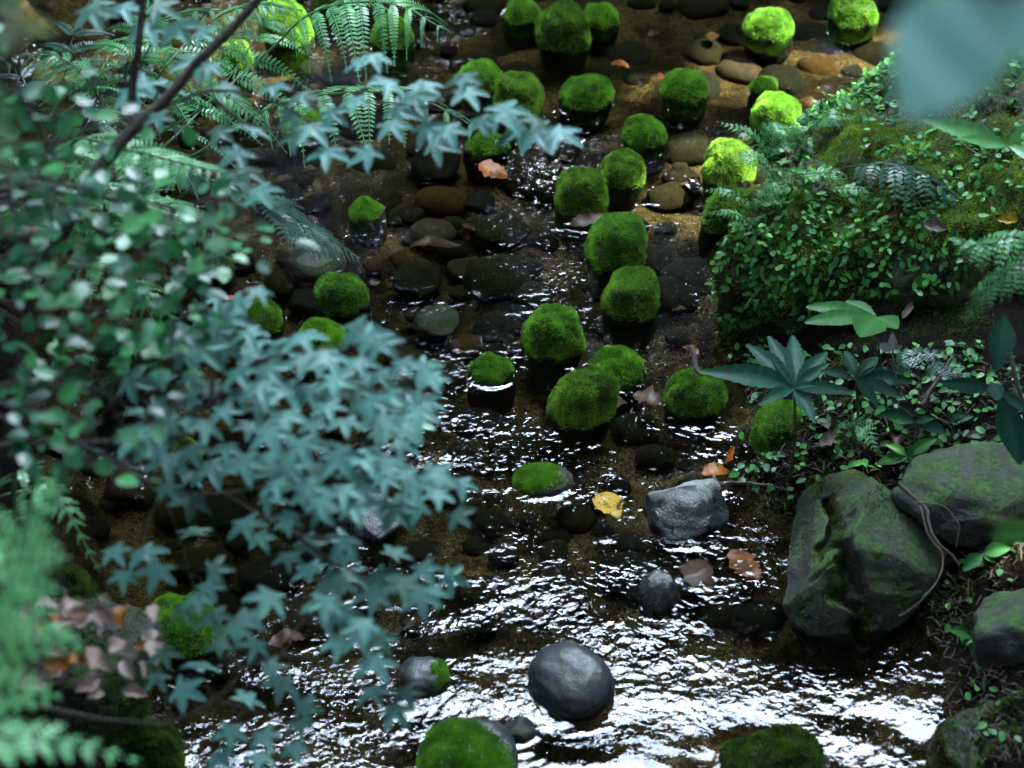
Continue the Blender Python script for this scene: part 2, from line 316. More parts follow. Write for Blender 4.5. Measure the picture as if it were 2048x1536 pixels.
def hit(u, v, dz=0.0):
    r = ray(u, v); t = np.linspace(4, 12, 1600); P = CAM+r*t[:, None]
    g_ = ground_z(P[:, 0], P[:, 1])+dz; k = int(np.argmax(P[:, 2] < g_)); return P[k]

# ------------------------------------------------------------------ rocks
import bmesh
_ico = {}
def ico(s):
    if s not in _ico:
        bm = bmesh.new(); bmesh.ops.create_icosphere(bm, subdivisions=s, radius=1); bm.verts.ensure_lookup_table()
        _ico[s] = (np.array([v.co[:] for v in bm.verts]), np.array([[v.index for v in f.verts] for f in bm.faces])); bm.free()
    return _ico[s]
def blob(radii, seed, power=2.4, lump=.10, lumpf=1.6, facets=0, fcut=.8, sub=5):
    D, F = ico(sub); r = 1/((np.abs(D)**power).sum(1))**(1/power); P = D*r[:, None]
    q = np.random.default_rng(seed)
    for k in range(facets):
        nn = norm(q.normal(size=3)); dd = q.uniform(.60, .84); e = np.clip(P@nn-dd, 0, None); P = P-e[:, None]*nn*fcut
    P = P*(1+lump*fbm(D*lumpf+seed*3.7, 4))[:, None]
    return P*np.array(radii), F
def vnormals(V, F):
    fn = np.cross(V[F[:, 1]]-V[F[:, 0]], V[F[:, 2]]-V[F[:, 0]]); N = np.zeros_like(V)
    for k in range(3): np.add.at(N, F[:, k], fn)
    return norm(N), np.linalg.norm(fn, axis=1)/2
def rotz(P, a): c, s = math.cos(a), math.sin(a); return P@np.array([[c, s, 0], [-s, c, 0], [0, 0, 1]])
_b = np.array([[-.5, 0, 0], [.5, 0, 0], [0, 0, 1.0]])
def tufts(mb, V, F, n, length=.008, width=.0022, mask=None, seed=0, blades=3, spread=.75, base=.5, noise_f=18):
    """moss: little pointed leaves standing out of the surface"""
    q = np.random.default_rng(seed); N, A = vnormals(V, F); w = A.copy()
    if mask is not None: w = w*mask[F].mean(1)
    if w.sum() <= 0: return
    k = q.choice(len(F), n, p=w/w.sum()); a, b = q.random(n), q.random(n); s = a+b > 1; a[s], b[s] = 1-a[s], 1-b[s]
    def at_(Q): return Q[F[k, 0]]+(Q[F[k, 1]]-Q[F[k, 0]])*a[:, None]+(Q[F[k, 2]]-Q[F[k, 0]])*b[:, None]
    O = at_(V); Nn = norm(at_(N)); tt = np.clip(base+.55*fbm(O*noise_f, 3)+q.normal(0, .13, n), 0, 1)
    hgt = 1+.5*fbm(O*noise_f*1.7+9, 2)
    for j in range(blades):
        Z_ = norm(Nn+q.normal(0, spread, (n, 3))*np.array([1, 1, .6])+np.array([0, 0, .25])); X_ = norm(np.cross(Z_, q.normal(size=(n, 3)))); Y_ = np.cross(Z_, X_)
        sc = np.stack([q.uniform(.7, 1.4, n)*width, np.ones(n), q.uniform(.6, 1.3, n)*length*hgt], -1)
        mb.scatter(_b, np.array([[0, 1, 2]]), O-Nn*.001, X_, Y_, Z_, sc, np.clip(tt+q.normal(0, .1, n), 0, 1))

POSTS = [  # u, v_top, v_waterline(front), width, label, moss material, tufts, (square power)
 (1232, 421, 540, 116, 'bright green mossy post stone alone in midstream, left of the creeper boulder', 'moss', 3.2),
 (1262, 535, 640, 108, 'flat topped square mossy post stone between the bright lone post and two brown leaves', 'moss_olive', 3.6),
 (1106, 604, 722, 119, 'tall square mossy post stone with small round leaves on its right side', 'moss', 3.0),
 (982, 706, 772, 102, 'low mossy stone in white ripples, left of the tall square one', 'moss', 2.6),
 (1239, 687, 775, 119, 'low rounded mossy stone right behind the big olive one and its brown leaves', 'moss', 2.6),
 (1160, 728, 858, 128, 'large olive mossy post stone with two brown leaves at its right foot', 'moss_olive', 2.8),
 (1391, 735, 835, 119, 'dark green mossy stone carrying a black bark twig, beside the right bank', 'moss', 3.0),
 (1160, 330, 432, 105, 'mossy post stone with a brown leaf stuck at its right foot', 'moss_olive', 2.8),
 (1238, 295, 378, 96, 'yellow green mossy stone directly behind the post with the stuck brown leaf', 'moss_olive', 2.8),
 (1294, 223, 298, 93, 'round green mossy stone behind the yellow green one in midstream', 'moss', 2.6),
 (1171, 140, 222, 109, 'green mossy dome stone alone at upper centre of the stream', 'moss', 2.4),
 (1372, 133, 206, 93, 'green mossy stone with a tiny fern on top and orange leaf behind', 'moss', 2.8),
 (960, 111, 190, 93, 'bright mossy stone, left one of the touching pair near fern tips', 'moss', 2.6),
 (1039, 140, 236, 98, 'browner mossy stone, right one of the touching pair', 'moss_olive', 3.2),
 (1046, -12, 52, 82, 'low bright mossy stone at the top edge, left of the tall one', 'moss', 2.4),
 (1128, 0, 104, 104, 'tall mossy stone in the cluster of three at the top edge', 'moss_olive', 3.2),
 (1200, 0, 60, 78, 'small mossy stone tucked right of the tall one at the top edge', 'moss', 2.6),
 (1541, 8, 82, 102, 'sunlit yellow mossy stone mirrored in calm water near the top edge', 'moss', 2.6),
 (1710, -18, 56, 90, 'dark green mossy stone cut by the top edge, between two yellow ones', 'moss', 3.2),
 (1900, -14, 60, 92, 'sunlit yellow mossy stone cut by the top edge, behind the blurred leaf', 'moss', 2.6),
 (1532, 150, 190, 68, 'small flat yellow mossy stone behind a sunlit mossy post', 'moss', 2.4),
 (1556, 181, 268, 99, 'sunlit yellow mossy post stone in front of the small flat one, orange bed behind', 'moss', 3.0),
 (1460, 276, 372, 106, 'sunlit shaggy yellow mossy stone at the ferny corner of the boulder', 'moss_olive', 2.6),
 (1449, 370, 470, 92, 'mossy post stone half hidden by small ferns of the boulder', 'moss_olive', 3.2),
 (572, -12, 92, 104, 'sunlit yellow mossy stone glowing behind the fern at the top edge', 'moss', 2.6),
 (733, 389, 446, 82, 'small bright dome of moss alone on the pale sand', 'moss', 2.3),
 (970, 258, 316, 92, 'mossy stone under the drooping maple tips above the orange leaf', 'moss', 2.6),
 (607, 212, 285, 93, 'mossy stone seen behind fern and maple leaves at upper left', 'moss', 2.6),
 (477, 74, 142, 60, 'dark mossy stone behind the brown stem among upper left ferns', 'moss', 2.8),
 (680, -55, 22, 96, 'dark stone cut by the top edge behind the fern frond', 'moss', 3.2),
 (785, 24, 102, 84, 'mossy stone hidden behind the drooping fern tips at top', 'moss', 2.6),
 (479, 186, 226, 50, 'small yellowish mossy stone between fern stalks at upper left', 'moss_olive', 2.4),
 (688, 540, 632, 105, 'square bright green mossy stone left of the dark cobbles', 'moss', 3.2),
 (646, 632, 712, 110, 'rounded mossy stone touching the top of the maple leaf mass', 'moss', 2.5),
 (508, 590, 672, 108, 'dull olive mossy stone with a red leaf on its left shoulder', 'moss_olive', 2.5),
 (420, 490, 560, 96, 'dark mossy stone right below the glossy round leaves', 'moss_olive', 2.8),
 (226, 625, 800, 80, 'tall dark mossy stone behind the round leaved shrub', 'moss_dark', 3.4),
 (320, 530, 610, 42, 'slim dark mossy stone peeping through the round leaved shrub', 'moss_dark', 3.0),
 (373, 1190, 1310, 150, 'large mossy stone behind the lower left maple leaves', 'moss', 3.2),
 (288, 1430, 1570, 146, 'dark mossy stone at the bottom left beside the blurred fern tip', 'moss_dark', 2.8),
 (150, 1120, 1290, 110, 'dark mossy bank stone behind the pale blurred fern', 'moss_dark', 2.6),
 (590, 910, 962, 76, 'low mossy stone peeping through gaps of the maple leaf mass', 'moss', 2.4),
 (372, 868, 935, 60, 'yellow green mossy stone left behind the maple leaf mass', 'moss_olive', 2.6),
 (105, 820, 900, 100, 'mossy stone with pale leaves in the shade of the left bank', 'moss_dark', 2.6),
]
FOOT = []   # (x, y, r) of everything that stands in the water
for k, (u, vt, vw, w, lab, mm_, pw) in enumerate(POSTS):
    p0 = onz(u, vw, 0); r = w/2*pxs(p0); c = np.array([p0[0], p0[1]+r*.92, 0])
    d_ = ray(u, vt+2); h = H+d_[2]/d_[1]*(c[1]+.45*r)-.006; h = max(h, .03)
    zb = -.15; rz = (h-zb)/2; q = np.random.default_rng(100+k)
    V, F = blob((r*.98, r*q.uniform(.9, 1.02), rz), 100+k, pw-.15, .11, 1.4, 0, .8, 5)
    V = rotz(V, q.uniform(-.4, .4)); V[:, 0] += V[:, 2]*q.normal(0, .10); V[:, 2] += V[:, 0]*q.normal(0, .10); V[:, 2] += zb+rz; V[:, :2] *= (1-.10*np.clip((-V[:, 2]-.004)/.1, 0, 1))[:, None]; V = V+norm(V-np.array([0, 0, .3*h]))*(.0045*fbm(V*34+k*3, 3)*np.clip((V[:, 2])/.03, 0, 1))[:, None]
    root = thing('mossy_stone', lab, 'mossy stone', c, 'mossy stones standing in the stream')
    link('stone', mesh('stone', V, F), M['stone'], root)
    mask = np.clip((V[:, 2]+.002)/.022+(.5+.8*q.random())*fbm(V*18+k, 3), 0, 1); mb = MB()
    big = (vw > 1100); tufts(mb, V, F, int(6800*(r/.08)**2*(1.3 if h > .09 else .9)), .0085, .0026, mask, k, 3, .75, .47+q.normal(0, .10))
    mb.V = [v+c for v in mb.V]; mb.build('moss_cap', M[mm_], root, smooth=False)
    FOOT.append((c[0], c[1], r))

def rock(name, cat, lab, u, v, w, h, zc, mat, seed, power=2.3, lump=.1, facets=0, rot=0., tilt=0., sub=5, group=None, ryf=1.0, mossn=0, mossmat='moss', mmask=None, foot=True):
    c = onz(u, v, zc); px = pxs(c); rx = w/2*px; hv = h/2*px
    ry = rx*ryf; rz = math.sqrt(max(hv*hv-(ry*math.sin(PITCH))**2, (.3*rx)**2))/math.cos(PITCH)
    V, F = blob((rx, ry, rz), seed, power, lump, 1.5, facets, .85, sub)
    if tilt: c_, s_ = math.cos(tilt), math.sin(tilt); V = V@np.array([[c_, 0, -s_], [0, 1, 0], [s_, 0, c_]])
    V = rotz(V, rot)
    root = link(name, mesh(name, V, F), mat); root.location = Vector(c); tag(root, lab, cat, group)
    if mossn:
        mk = mmask(V, c) if mmask else np.clip((V[:, 2]+c[2])/.03, 0, 1); mb = MB(); tufts(mb, V, F, mossn, .008, .0024, mk, seed, 3, .7, .55)
        mb.V = [v_+c for v_ in mb.V]; mb.build('moss_patch', M[mossmat], root, smooth=False)
    if foot and c[2]-rz < 0: FOOT.append((c[0], c[1], rx*.9))
    return root, c, (rx, ry, rz)
rock('stream_rock', 'rock', 'smooth egg shaped grey stone half out of the sparkling water at the bottom', 1142, 1364, 150, 140, .022, M['egg'], 5, 2.3, .07, rot=.75, tilt=-.25, ryf=1.22)
rock('stream_rock', 'rock', 'small grey stone with a pale dry top, beside the red brown sunken leaf', 1316, 1195, 82, 104, .0, M['wetrock'], 8, 2.3, .1, rot=.5)
rock('stream_rock', 'rock', 'angular wet grey rock with dry pale top against the right bank', 1372, 1018, 160, 142, .015, M['wetrock'], 11, 2.4, .12, 4, rot=.4)
rock('stream_rock', 'rock', 'low cobble with a bright green moss patch in midstream', 1087, 962, 118, 66, .0, M['stone'], 14, 2.2, .06, ryf=.8, mossn=4500, mmask=lambda V, c: np.clip((V[:, 2]-.012+.25*(-V[:, 0]))/.02+.4*fbm(V*30, 2), 0, 1))
rock('stream_rock', 'rock', 'grey stone with a bright mossy cap cut by the bottom edge', 935, 1520, 205, 150, .0, M['egg'], 17, 2.3, .08, mossn=11000, mmask=lambda V, c: np.clip((V[:, 2]-.03-.15*V[:, 0]+.25*(-V[:, 1]))/.02+.4*fbm(V*16, 2), 0, 1))
rock('stream_rock', 'rock', 'dull mossy rock at the bottom edge in the brightest reflections', 1542, 1535, 215, 170, .0, M['bankrock'], 19, 2.4, .12, 3, mossn=7000, mossmat='moss_dark', mmask=lambda V, c: np.clip((V[:, 2]-.03)/.02+.9*fbm(V*13, 3), 0, 1))
rock('stream_rock', 'rock', 'pale speckled stone with a green moss spot, left in the sparkling water', 846, 1354, 96, 76, .01, M['egg'], 23, 2.3, .08, mossn=1500, mmask=lambda V, c: np.clip((V[:, 0]-.03)/.02+.9*fbm(V*22, 3), 0, 1)*(V[:, 2] > 0))
rock('stream_rock', 'rock', 'rough pale grey rock under the lower edge of the maple leaf mass', 745, 1040, 130, 96, .02, M['wetrock'], 29, 2.5, .16, 5)
rock('stream_rock', 'rock', 'small dark stone between egg shaped stone and bottom mossy cap', 1040, 1462, 66, 54, .0, M['stone'], 31, 2.4, .12, 3, sub=4)
rock('stream_rock', 'rock', 'flat black stone just breaking the ripples at the centre', 872, 642, 96, 60, -.03, M['stone'], 33, 2.4, .1, 2, sub=4, foot=False)
rock('stream_rock', 'rock', 'long black stone behind the square bright mossy stone', 632, 528, 120, 62, -.03, M['stone'], 35, 2.3, .1, 2, sub=4, foot=False)

# ---- cobbles on the bed
_cob = []
for k in range(9):
    V, F = blob((1, 1, .62), 300+k, 2.3, .12, 1.3, 3, .6, 3); _cob.append((V, F))
def cobble_obj(i, mat): 
    V, F = _cob[i % 9]; return link('cobble', mesh('cobble', V, F), mat)
_mast = {}
def cobble(u, v, w, h, lab, mat='cobble', i=0, dz=.0, cat='cobble', group='cobbles on the stream bed'):
    key = (i % 9, mat)
    if key not in _mast: _mast[key] = cobble_obj(i, M[mat]); o = _mast[key]
    else: o = _mast[key].copy(); COL.objects.link(o)
    c = onz(u, v, -.075+dz); px = pxs(c); rx = w/2*px; ry = h/2*px/math.sin(PITCH)
    o.location = Vector(c); o.scale = (rx, min(ry, rx*1.15), min(rx, ry)*.85); o.rotation_euler = (0, 0, random.uniform(-.35, .35))
    tag(o, lab, cat, group); return c, rx
CB = [(960, 408, 62, 42, 'small black oval pebble on pale sand right of the reddish cobble', 'cobdark', .03), (882, 405, 108, 58, 'reddish brown sunken cobble left of the black oval pebble', 'amber', -.02),
 (1000, 462, 122, 66, 'broad dark cobble right of the long brown sunken leaf', 'cobble', .0), (866, 468, 92, 52, 'pale pinkish cobble behind the long brown sunken leaf', 'tan', 0),
 (1052, 352, 134, 84, 'big dark olive cobble right of the floating orange leaf', 'cobble', -.01), (874, 332, 104, 64, 'dark brown cobble left of the floating orange leaf', 'cobble', 0),
 (832, 560, 104, 62, 'olive cobble with ripple rings over it, right of amber stones', 'cobble', .01), (992, 556, 136, 84, 'large dark grey cobble under white ripples at the centre', 'cobble', .01),
 (566, 566, 72, 62, 'brown cobble left of the long black stone', 'cobble', 0), (616, 606, 78, 48, 'dark cobble at the left foot of the square bright mossy stone', 'cobdark', 0),
 (1062, 592, 78, 54, 'grey cobble behind the tall square mossy stone', 'cobble', 0), (936, 692, 74, 42, 'amber sunken cobble above the low mossy stone', 'amber', 0),
 (748, 530, 46, 42, 'left one of two golden stones in shallow water', 'amber', .02), (800, 520, 44, 36, 'right one of two golden stones in shallow water', 'amber', .02),
 (1040, 892, 134, 64, 'olive grey cobble left of the mossy bank of ripples, below the large olive post', 'cobble', .02), (1112, 882, 54, 48, 'small yellowish green stone at the foot of the large olive post', 'tan', -.01),
 (452, 1012, 92, 72, 'brown cobble on pale gravel left under the maple leaves', 'cobble', 0), (540, 1148, 124, 62, 'dark green black cobble below the grey maple twig', 'cobdark', .01),
 (406, 1132, 124, 54, 'flat brown cobble on the lower left gravel', 'cobble', 0), (612, 1242, 120, 80, 'dark olive cobble left of the sparkling water', 'cobble', 0),
 (190, 1056, 60, 40, 'small dark cobble beside the blurred fern on gravel', 'cobdark', 0), (1482, 146, 100, 54, 'flat tan green slab under calm sunlit water', 'tan', -.045),
 (1640, 140, 90, 60, 'warm brown cobble under the sunlit water near the top right', 'amber', -.04), (1590, 300, 60, 40, 'orange lit cobble at the corner of the boulder', 'tan', 0),
 (1390, 600, 80, 44, 'dark cobble on gravel left of the creeper boulder', 'cobble', 0), (1240, 640, 150, 60, 'long brown cobble in front of the flat topped post', 'cobble', -.01)]
placed = []
for k, (u, v, w, h, lab, mt, dz) in enumerate(CB):
    c, rx = cobble(u, v, w, h, lab, mt, k, dz, 'cobble'); placed.append((c[0], c[1], rx))
cnt = 0
SANDY = [onz(*p)[:2] for p in [(960, 375), (740, 470), (1100, 400), (540, 545), (300, 1050), (460, 1100), (1370, 590), (230, 1150), (140, 300), (900, 415)]]
for tr_ in range(30000):
    if cnt >= 300-len(CB): break
    u, v = random.uniform(180, 1800), random.uniform(-40, 1260); c = onz(u, v, -.08)
    xl = np.interp(c[1], lsh[::-1, 1], lsh[::-1, 0]); xr = np.interp(c[1], rsh[::-1, 1], rsh[::-1, 0])
    if not (xl+.1 < c[0] < xr-.03): continue
    if any((c[0]-a)**2+(c[1]-b)**2 < .12**2 for a, b in SANDY) and random.random() < .7: continue
    w = random.choice([36, 46, 56, 66, 80, 95, 110]); r = w/2*pxs(c)
    if any((c[0]-a)**2+((c[1]-b))**2 < (.66*(r+rr))**2 for a, b, rr in placed): continue
    if any((c[0]-a)**2+(c[1]-b)**2 < (r*.7+rr)**2 for a, b, rr in FOOT): continue
    cobble(u, v, w, w*random.uniform(.5, .62), 'dull rounded cobble sunk among many others on the stream bed', random.choice(['cobble']*5+['cobdark']), random.randrange(9), random.uniform(-.03, .005)-(.018 if v < 300 else 0))
    placed.append((c[0], c[1], r)); cnt += 1

# ------------------------------------------------------------------ water surface (real waves)
wx = np.arange(-2.0, 1.9, .0055); wy = np.arange(3.7, 9.2, .0055)
WX, WY = np.meshgrid(wx, wy); xf, yf = WX.ravel(), WY.ravel()
AMP = [(200, 250, .03), (700, 330, .13), (560, 400, .17), (520, 480, .14), (860, 260, .04), (1150, 60, .012), (1400, 60, .015), (1650, 80, .02), (1600, 240, .02), (1680, 130, .035), (1240, 160, .02), (1330, 330, .11), (1050, 330, .05),
 (880, 400, .10), (960, 520, .20), (990, 580, .21), (820, 500, .17), (1120, 500, .14), (1350, 450, .14), (1350, 560, .04), (560, 560, .045), (430, 650, .03), (850, 680, .18), (930, 660, .19), (1020, 780, .18), (940, 820, .19), (1000, 880, .14), (1250, 640, .05),
 (1300, 820, .10), (1280, 920, .12), (1200, 930, .11), (1050, 1030, .12), (900, 1000, .11), (700, 1100, .08), (500, 1080, .025), (300, 1080, .02), (450, 1250, .05), (900, 1200, .12), (1150, 1150, .15), (1350, 1090, .10), (1450, 1120, .09), (750, 1350, .10), (600, 1450, .07), (1250, 1250, .13),
 (1450, 1260, .055), (1400, 1350, .06), (1300, 1450, .085), (1600, 1350, .09), (1700, 1420, .12), (1850, 1450, .13), (1000, 1400, .14), (1100, 1500, .12), (1620, 1270, .04), (1760, 1330, .05), (1700, 1300, .03), (1620, 1450, .09)]
AW = np.array([[*onz(u, v)[:2], a] for u, v, a in AMP])
cx = np.arange(-2.0, 2.0, .05); cy = np.arange(3.6, 9.4, .05); CX, CY = np.meshgrid(cx, cy)
d2 = (CX.ravel()[:, None]-AW[:, 0])**2+((CY.ravel()[:, None]-AW[:, 1])*.8)**2; wgt = 1/(d2+.012)**2
ag = ((wgt*AW[:, 2]).sum(1)/wgt.sum(1)).reshape(CX.shape)
def bil(G, x, y):
    fx = np.clip((x-cx[0])/.05, 0, len(cx)-1.001); fy = np.clip((y-cy[0])/.05, 0, len(cy)-1.001); i = fx.astype(int); j = fy.astype(int); a = fx-i; b = fy-j
    return G[j, i]*(1-a)*(1-b)+G[j, i+1]*a*(1-b)+G[j+1, i]*(1-a)*b+G[j+1, i+1]*a*b
slope = bil(ag, xf, yf)
warp = np.stack([xf*4, yf*4, 0*xf], -1); wpx = .035*fbm(warp, 2); wpy = .035*fbm(warp+31, 2)
def layer(lx, ly, z, rot=0.):
    c_, s_ = math.cos(rot), math.sin(rot); x_ = (xf+wpx)*c_-(yf+wpy)*s_; y_ = (xf+wpx)*s_+(yf+wpy)*c_
    return gnoise(np.stack([x_/lx, y_/ly, np.full(len(x_), z)], -1))
patch = np.clip(.88+1.5*fbm(np.stack([xf*2.2, yf*3.5, 0*xf+7], -1), 3), .12, 1.7)
slope = slope*1.18
Zw = slope*patch*(.0080*layer(.034, .033, 1.5, .25)+.0046*layer(.0215, .0215, 5.5, -.3))+slope*.03*layer(.20, .10, 9.5, .1)
for (x0, y0, r0) in FOOT:      # rim of water drawn up round each stone, and the small waves it sheds downstream
    dx, dy = xf-x0, yf-y0; s_ = np.abs(dx) < .6; s_ &= (np.abs(dy) < .7); idx = np.nonzero(s_)[0]; dd = np.hypot(dx[idx], dy[idx])-r0
    a_ = bil(ag, np.array([x0]), np.array([y0]))[0]
    Zw[idx] += .0024*np.exp(-np.clip(dd, 0, None)/.012)
    down = np.clip(-dy[idx]/(np.hypot(dx[idx], dy[idx])+1e-6), 0, 1)
    dd = dd*(1+.25*wpx[idx]/.035)+.4*wpy[idx]; Zw[idx] += a_*.006*np.sin(np.clip(dd, 0, None)/.0055)*np.exp(-np.clip(dd, 0, None)/.05)*down**1.5
w_o = link('water', mesh('water', np.stack([xf, yf, Zw], -1), gridF(len(wx), len(wy)), True, {'ripple': slope*patch}), M['water'])
tag(w_o, 'clear shallow stream water with white sky sparkles', 'water', kind='structure')

# ------------------------------------------------------------------ creeper boulder on the right bank
rows_px = [
 [(1446, 690, -.05), (1560, 725, -.03), (1700, 745, .0), (1850, 735, .08), (1980, 700, .12), (2200, 650, .15)],
 [(1432, 600, .12), (1560, 640, .12), (1700, 650, .14), (1850, 640, .2), (1980, 620, .25), (2200, 590, .3)],
 [(1438, 510, .28), (1570, 540, .30), (1710, 540, .34), (1860, 530, .38), (2000, 510, .42), (2200, 480, .45)],
 [(1470, 445, .36), (1610, 440, .42), (1750, 420, .47), (1890, 400, .51), (2030, 370, .55), (2200, 340, .58)],
 [(1515, 375, .40), (1660, 340, .47), (1790, 310, .52), (1920, 280, .57), (2050, 240, .62), (2200, 200, .65)],
 [(1580, 295, .41), (1705, 240, .48), (1825, 205, .54), (1945, 165, .60), (2060, 120, .66), (2200, 70, .70)],
 [(1640, 225, .38), (1740, 155, .44), (1850, 105, .50), (1960, 60, .56), (2080, 10, .62), (2200, -40, .68)]]
def rowpts(row, n=90): return spline([onz(u, v, z) for u, v, z in row], n)
G0 = [rowpts(r_) for r_ in rows_px]
back = G0[-1]+np.array([.02, .22, -.22]); G0.append(back); G0.append(back+np.array([.02, .12, -.45]))
G0 = np.array(G0); NB = 90; BG = np.array([spline(G0[:, j], 110) for j in range(G0.shape[1])]).transpose(1, 0, 2)   # rows x cols
gn = norm(np.cross(np.gradient(BG, axis=1), np.gradient(BG, axis=0)).reshape(-1, 3))
BV = BG.reshape(-1, 3); BV = BV+gn*(.055*fbm(BV*4.2, 4)+.014*fbm(BV*18, 3))[:, None]
q4 = gridF(BG.shape[1], BG.shape[0]); BF = np.concatenate([q4[:, [0, 1, 2]], q4[:, [0, 2, 3]]])
bo = onz(1700, 700, 0)
boulder = link('boulder', mesh('boulder', BV-bo, BF), M['boulder']); boulder.location = Vector(bo)
tag(boulder, 'large moss covered boulder overgrown with creeping round leaves on the right bank', 'boulder')
BN, _ = vnormals(BV, BF)
mb = MB(); mkm = np.clip(.75+1.5*fbm(BV*3.1+5, 3), .12, 1); mkm *= np.clip((BV[:, 2]+.02)/.05, 0, 1); tufts(mb, BV, BF, 130000, .009, .0032, mkm, 77, 2, .8, .42, 7); mb.build('moss', M['moss_boulder'], boulder, smooth=False)
bpu, bpv, bpd = proj(BV)
def bdepth(u, v):
    e = (bpu-u)**2+(bpv-v)**2; k = np.argsort(e)[:8]; k = k[np.argmin(bpd[k])]; return float(bpd[k]), BN[k]

# ------------------------------------------------------------------ leaf templates
def oval(nseg=5, wid=.5, fold=.12, droop=.15, tip=1.0):
    t = np.linspace(0, 1, nseg+1); w = wid*np.sin(np.pi*np.clip(t, .0, 1)**(.85))**(.75)*.5; w[0] = .01; w[-1] = .01*tip
    V = []; 
    for tt, ww in zip(t, w): z = -droop*tt*tt; V += [(tt, -ww, z+fold*ww*2), (tt, 0, z), (tt, ww, z+fold*ww*2)]
    F = []
    for k in range(nseg):
        a = 3*k; F += [(a, a+1, a+4, a+3), (a+1, a+2, a+5, a+4)]
    return np.array(V), np.array(F)
OV = oval(6, .62, .1, .1); PINN = oval(3, .42, .0, .12); ROUND = oval(6, .72, .10, .05); LANCE = oval(8, .34, .22, .25)
def serrate(base, amp=.02):
    V, F = base; V = V.copy(); n_ = len(V)//3
    for k in range(1, n_-1): s = amp*(1 if k % 2 else -.4); V[3*k, 1] -= s; V[3*k+2, 1] += s
    return V, F
def lance(nseg=22, wid=.3, fold=.25, droop=.25, teeth=.012, peak=.55):
    t = np.linspace(0, 1, nseg+1); w = wid*.5*(t/peak)**.9*np.where(t < peak, 1, 0)+np.where(t >= peak, wid*.5*np.clip((1-t)/(1-peak), 0, 1)**.65, 0)
    w = np.where(t < peak, wid*.5*np.sin(np.pi/2*t/peak)**.9, w)+teeth*np.where(np.arange(nseg+1) % 2, 1, -.6)*(t > .15); w = np.clip(w, .004, None); w[-1] = .002
    V = []; F = []
    for tt, ww in zip(t, w): z = -droop*tt*tt; V += [(tt, -ww, z+fold*ww), (tt, -ww*.5, z+fold*ww*.35), (tt, 0, z), (tt, ww*.5, z+fold*ww*.35), (tt, ww, z+fold*ww)]
    for k in range(nseg):
        for j in range(4): a = 5*k+j; F.append((a, a+1, a+6, a+5))
    return np.array(V), np.array(F)
def maple_leaf(seed):
    q = np.random.default_rng(seed); ang = np.array([-112, -60, 0, 60, 112])+q.normal(0, 4, 5); ln = np.array([.55, .88, 1.0, .88, .55])*q.uniform(.92, 1.08, 5)
    V = [(0, 0, 0)]; ring = []; 
    def pol(a, r, z=0): a = R(a); V.append((r*math.cos(a), r*math.sin(a), z)); return len(V)-1
    mids = []
    ring.append(pol(-172, .16))
    for i in range(5):
        a, L = ang[i], ln[i]
        ring += [pol(a-21, .52*L, .008), pol(a-10, .77*L, -.01)]; ring.append(pol(a, L, -.10*L)); ring += [pol(a+10, .77*L, -.01), pol(a+21, .52*L, .008)]
        if i < 4: ring.append(pol((ang[i]+ang[i+1])/2, .36*min(ln[i], ln[i+1])+.08, .03))
    ring.append(pol(172, .16))
    V = np.array(V); rr = np.hypot(V[:, 0], V[:, 1]); V[:, 2] -= .14*rr**2
    F = np.array([(0, ring[k], ring[(k+1) % len(ring)]) for k in range(len(ring))]); return V, F
MAPLE = [maple_leaf(k) for k in range(6)]

def frames(dirs, normals):
    Xd = norm(dirs); Zd = norm(normals-(normals*Xd).sum(-1, keepdims=True)*Xd); return Xd, np.cross(Zd, Xd), Zd

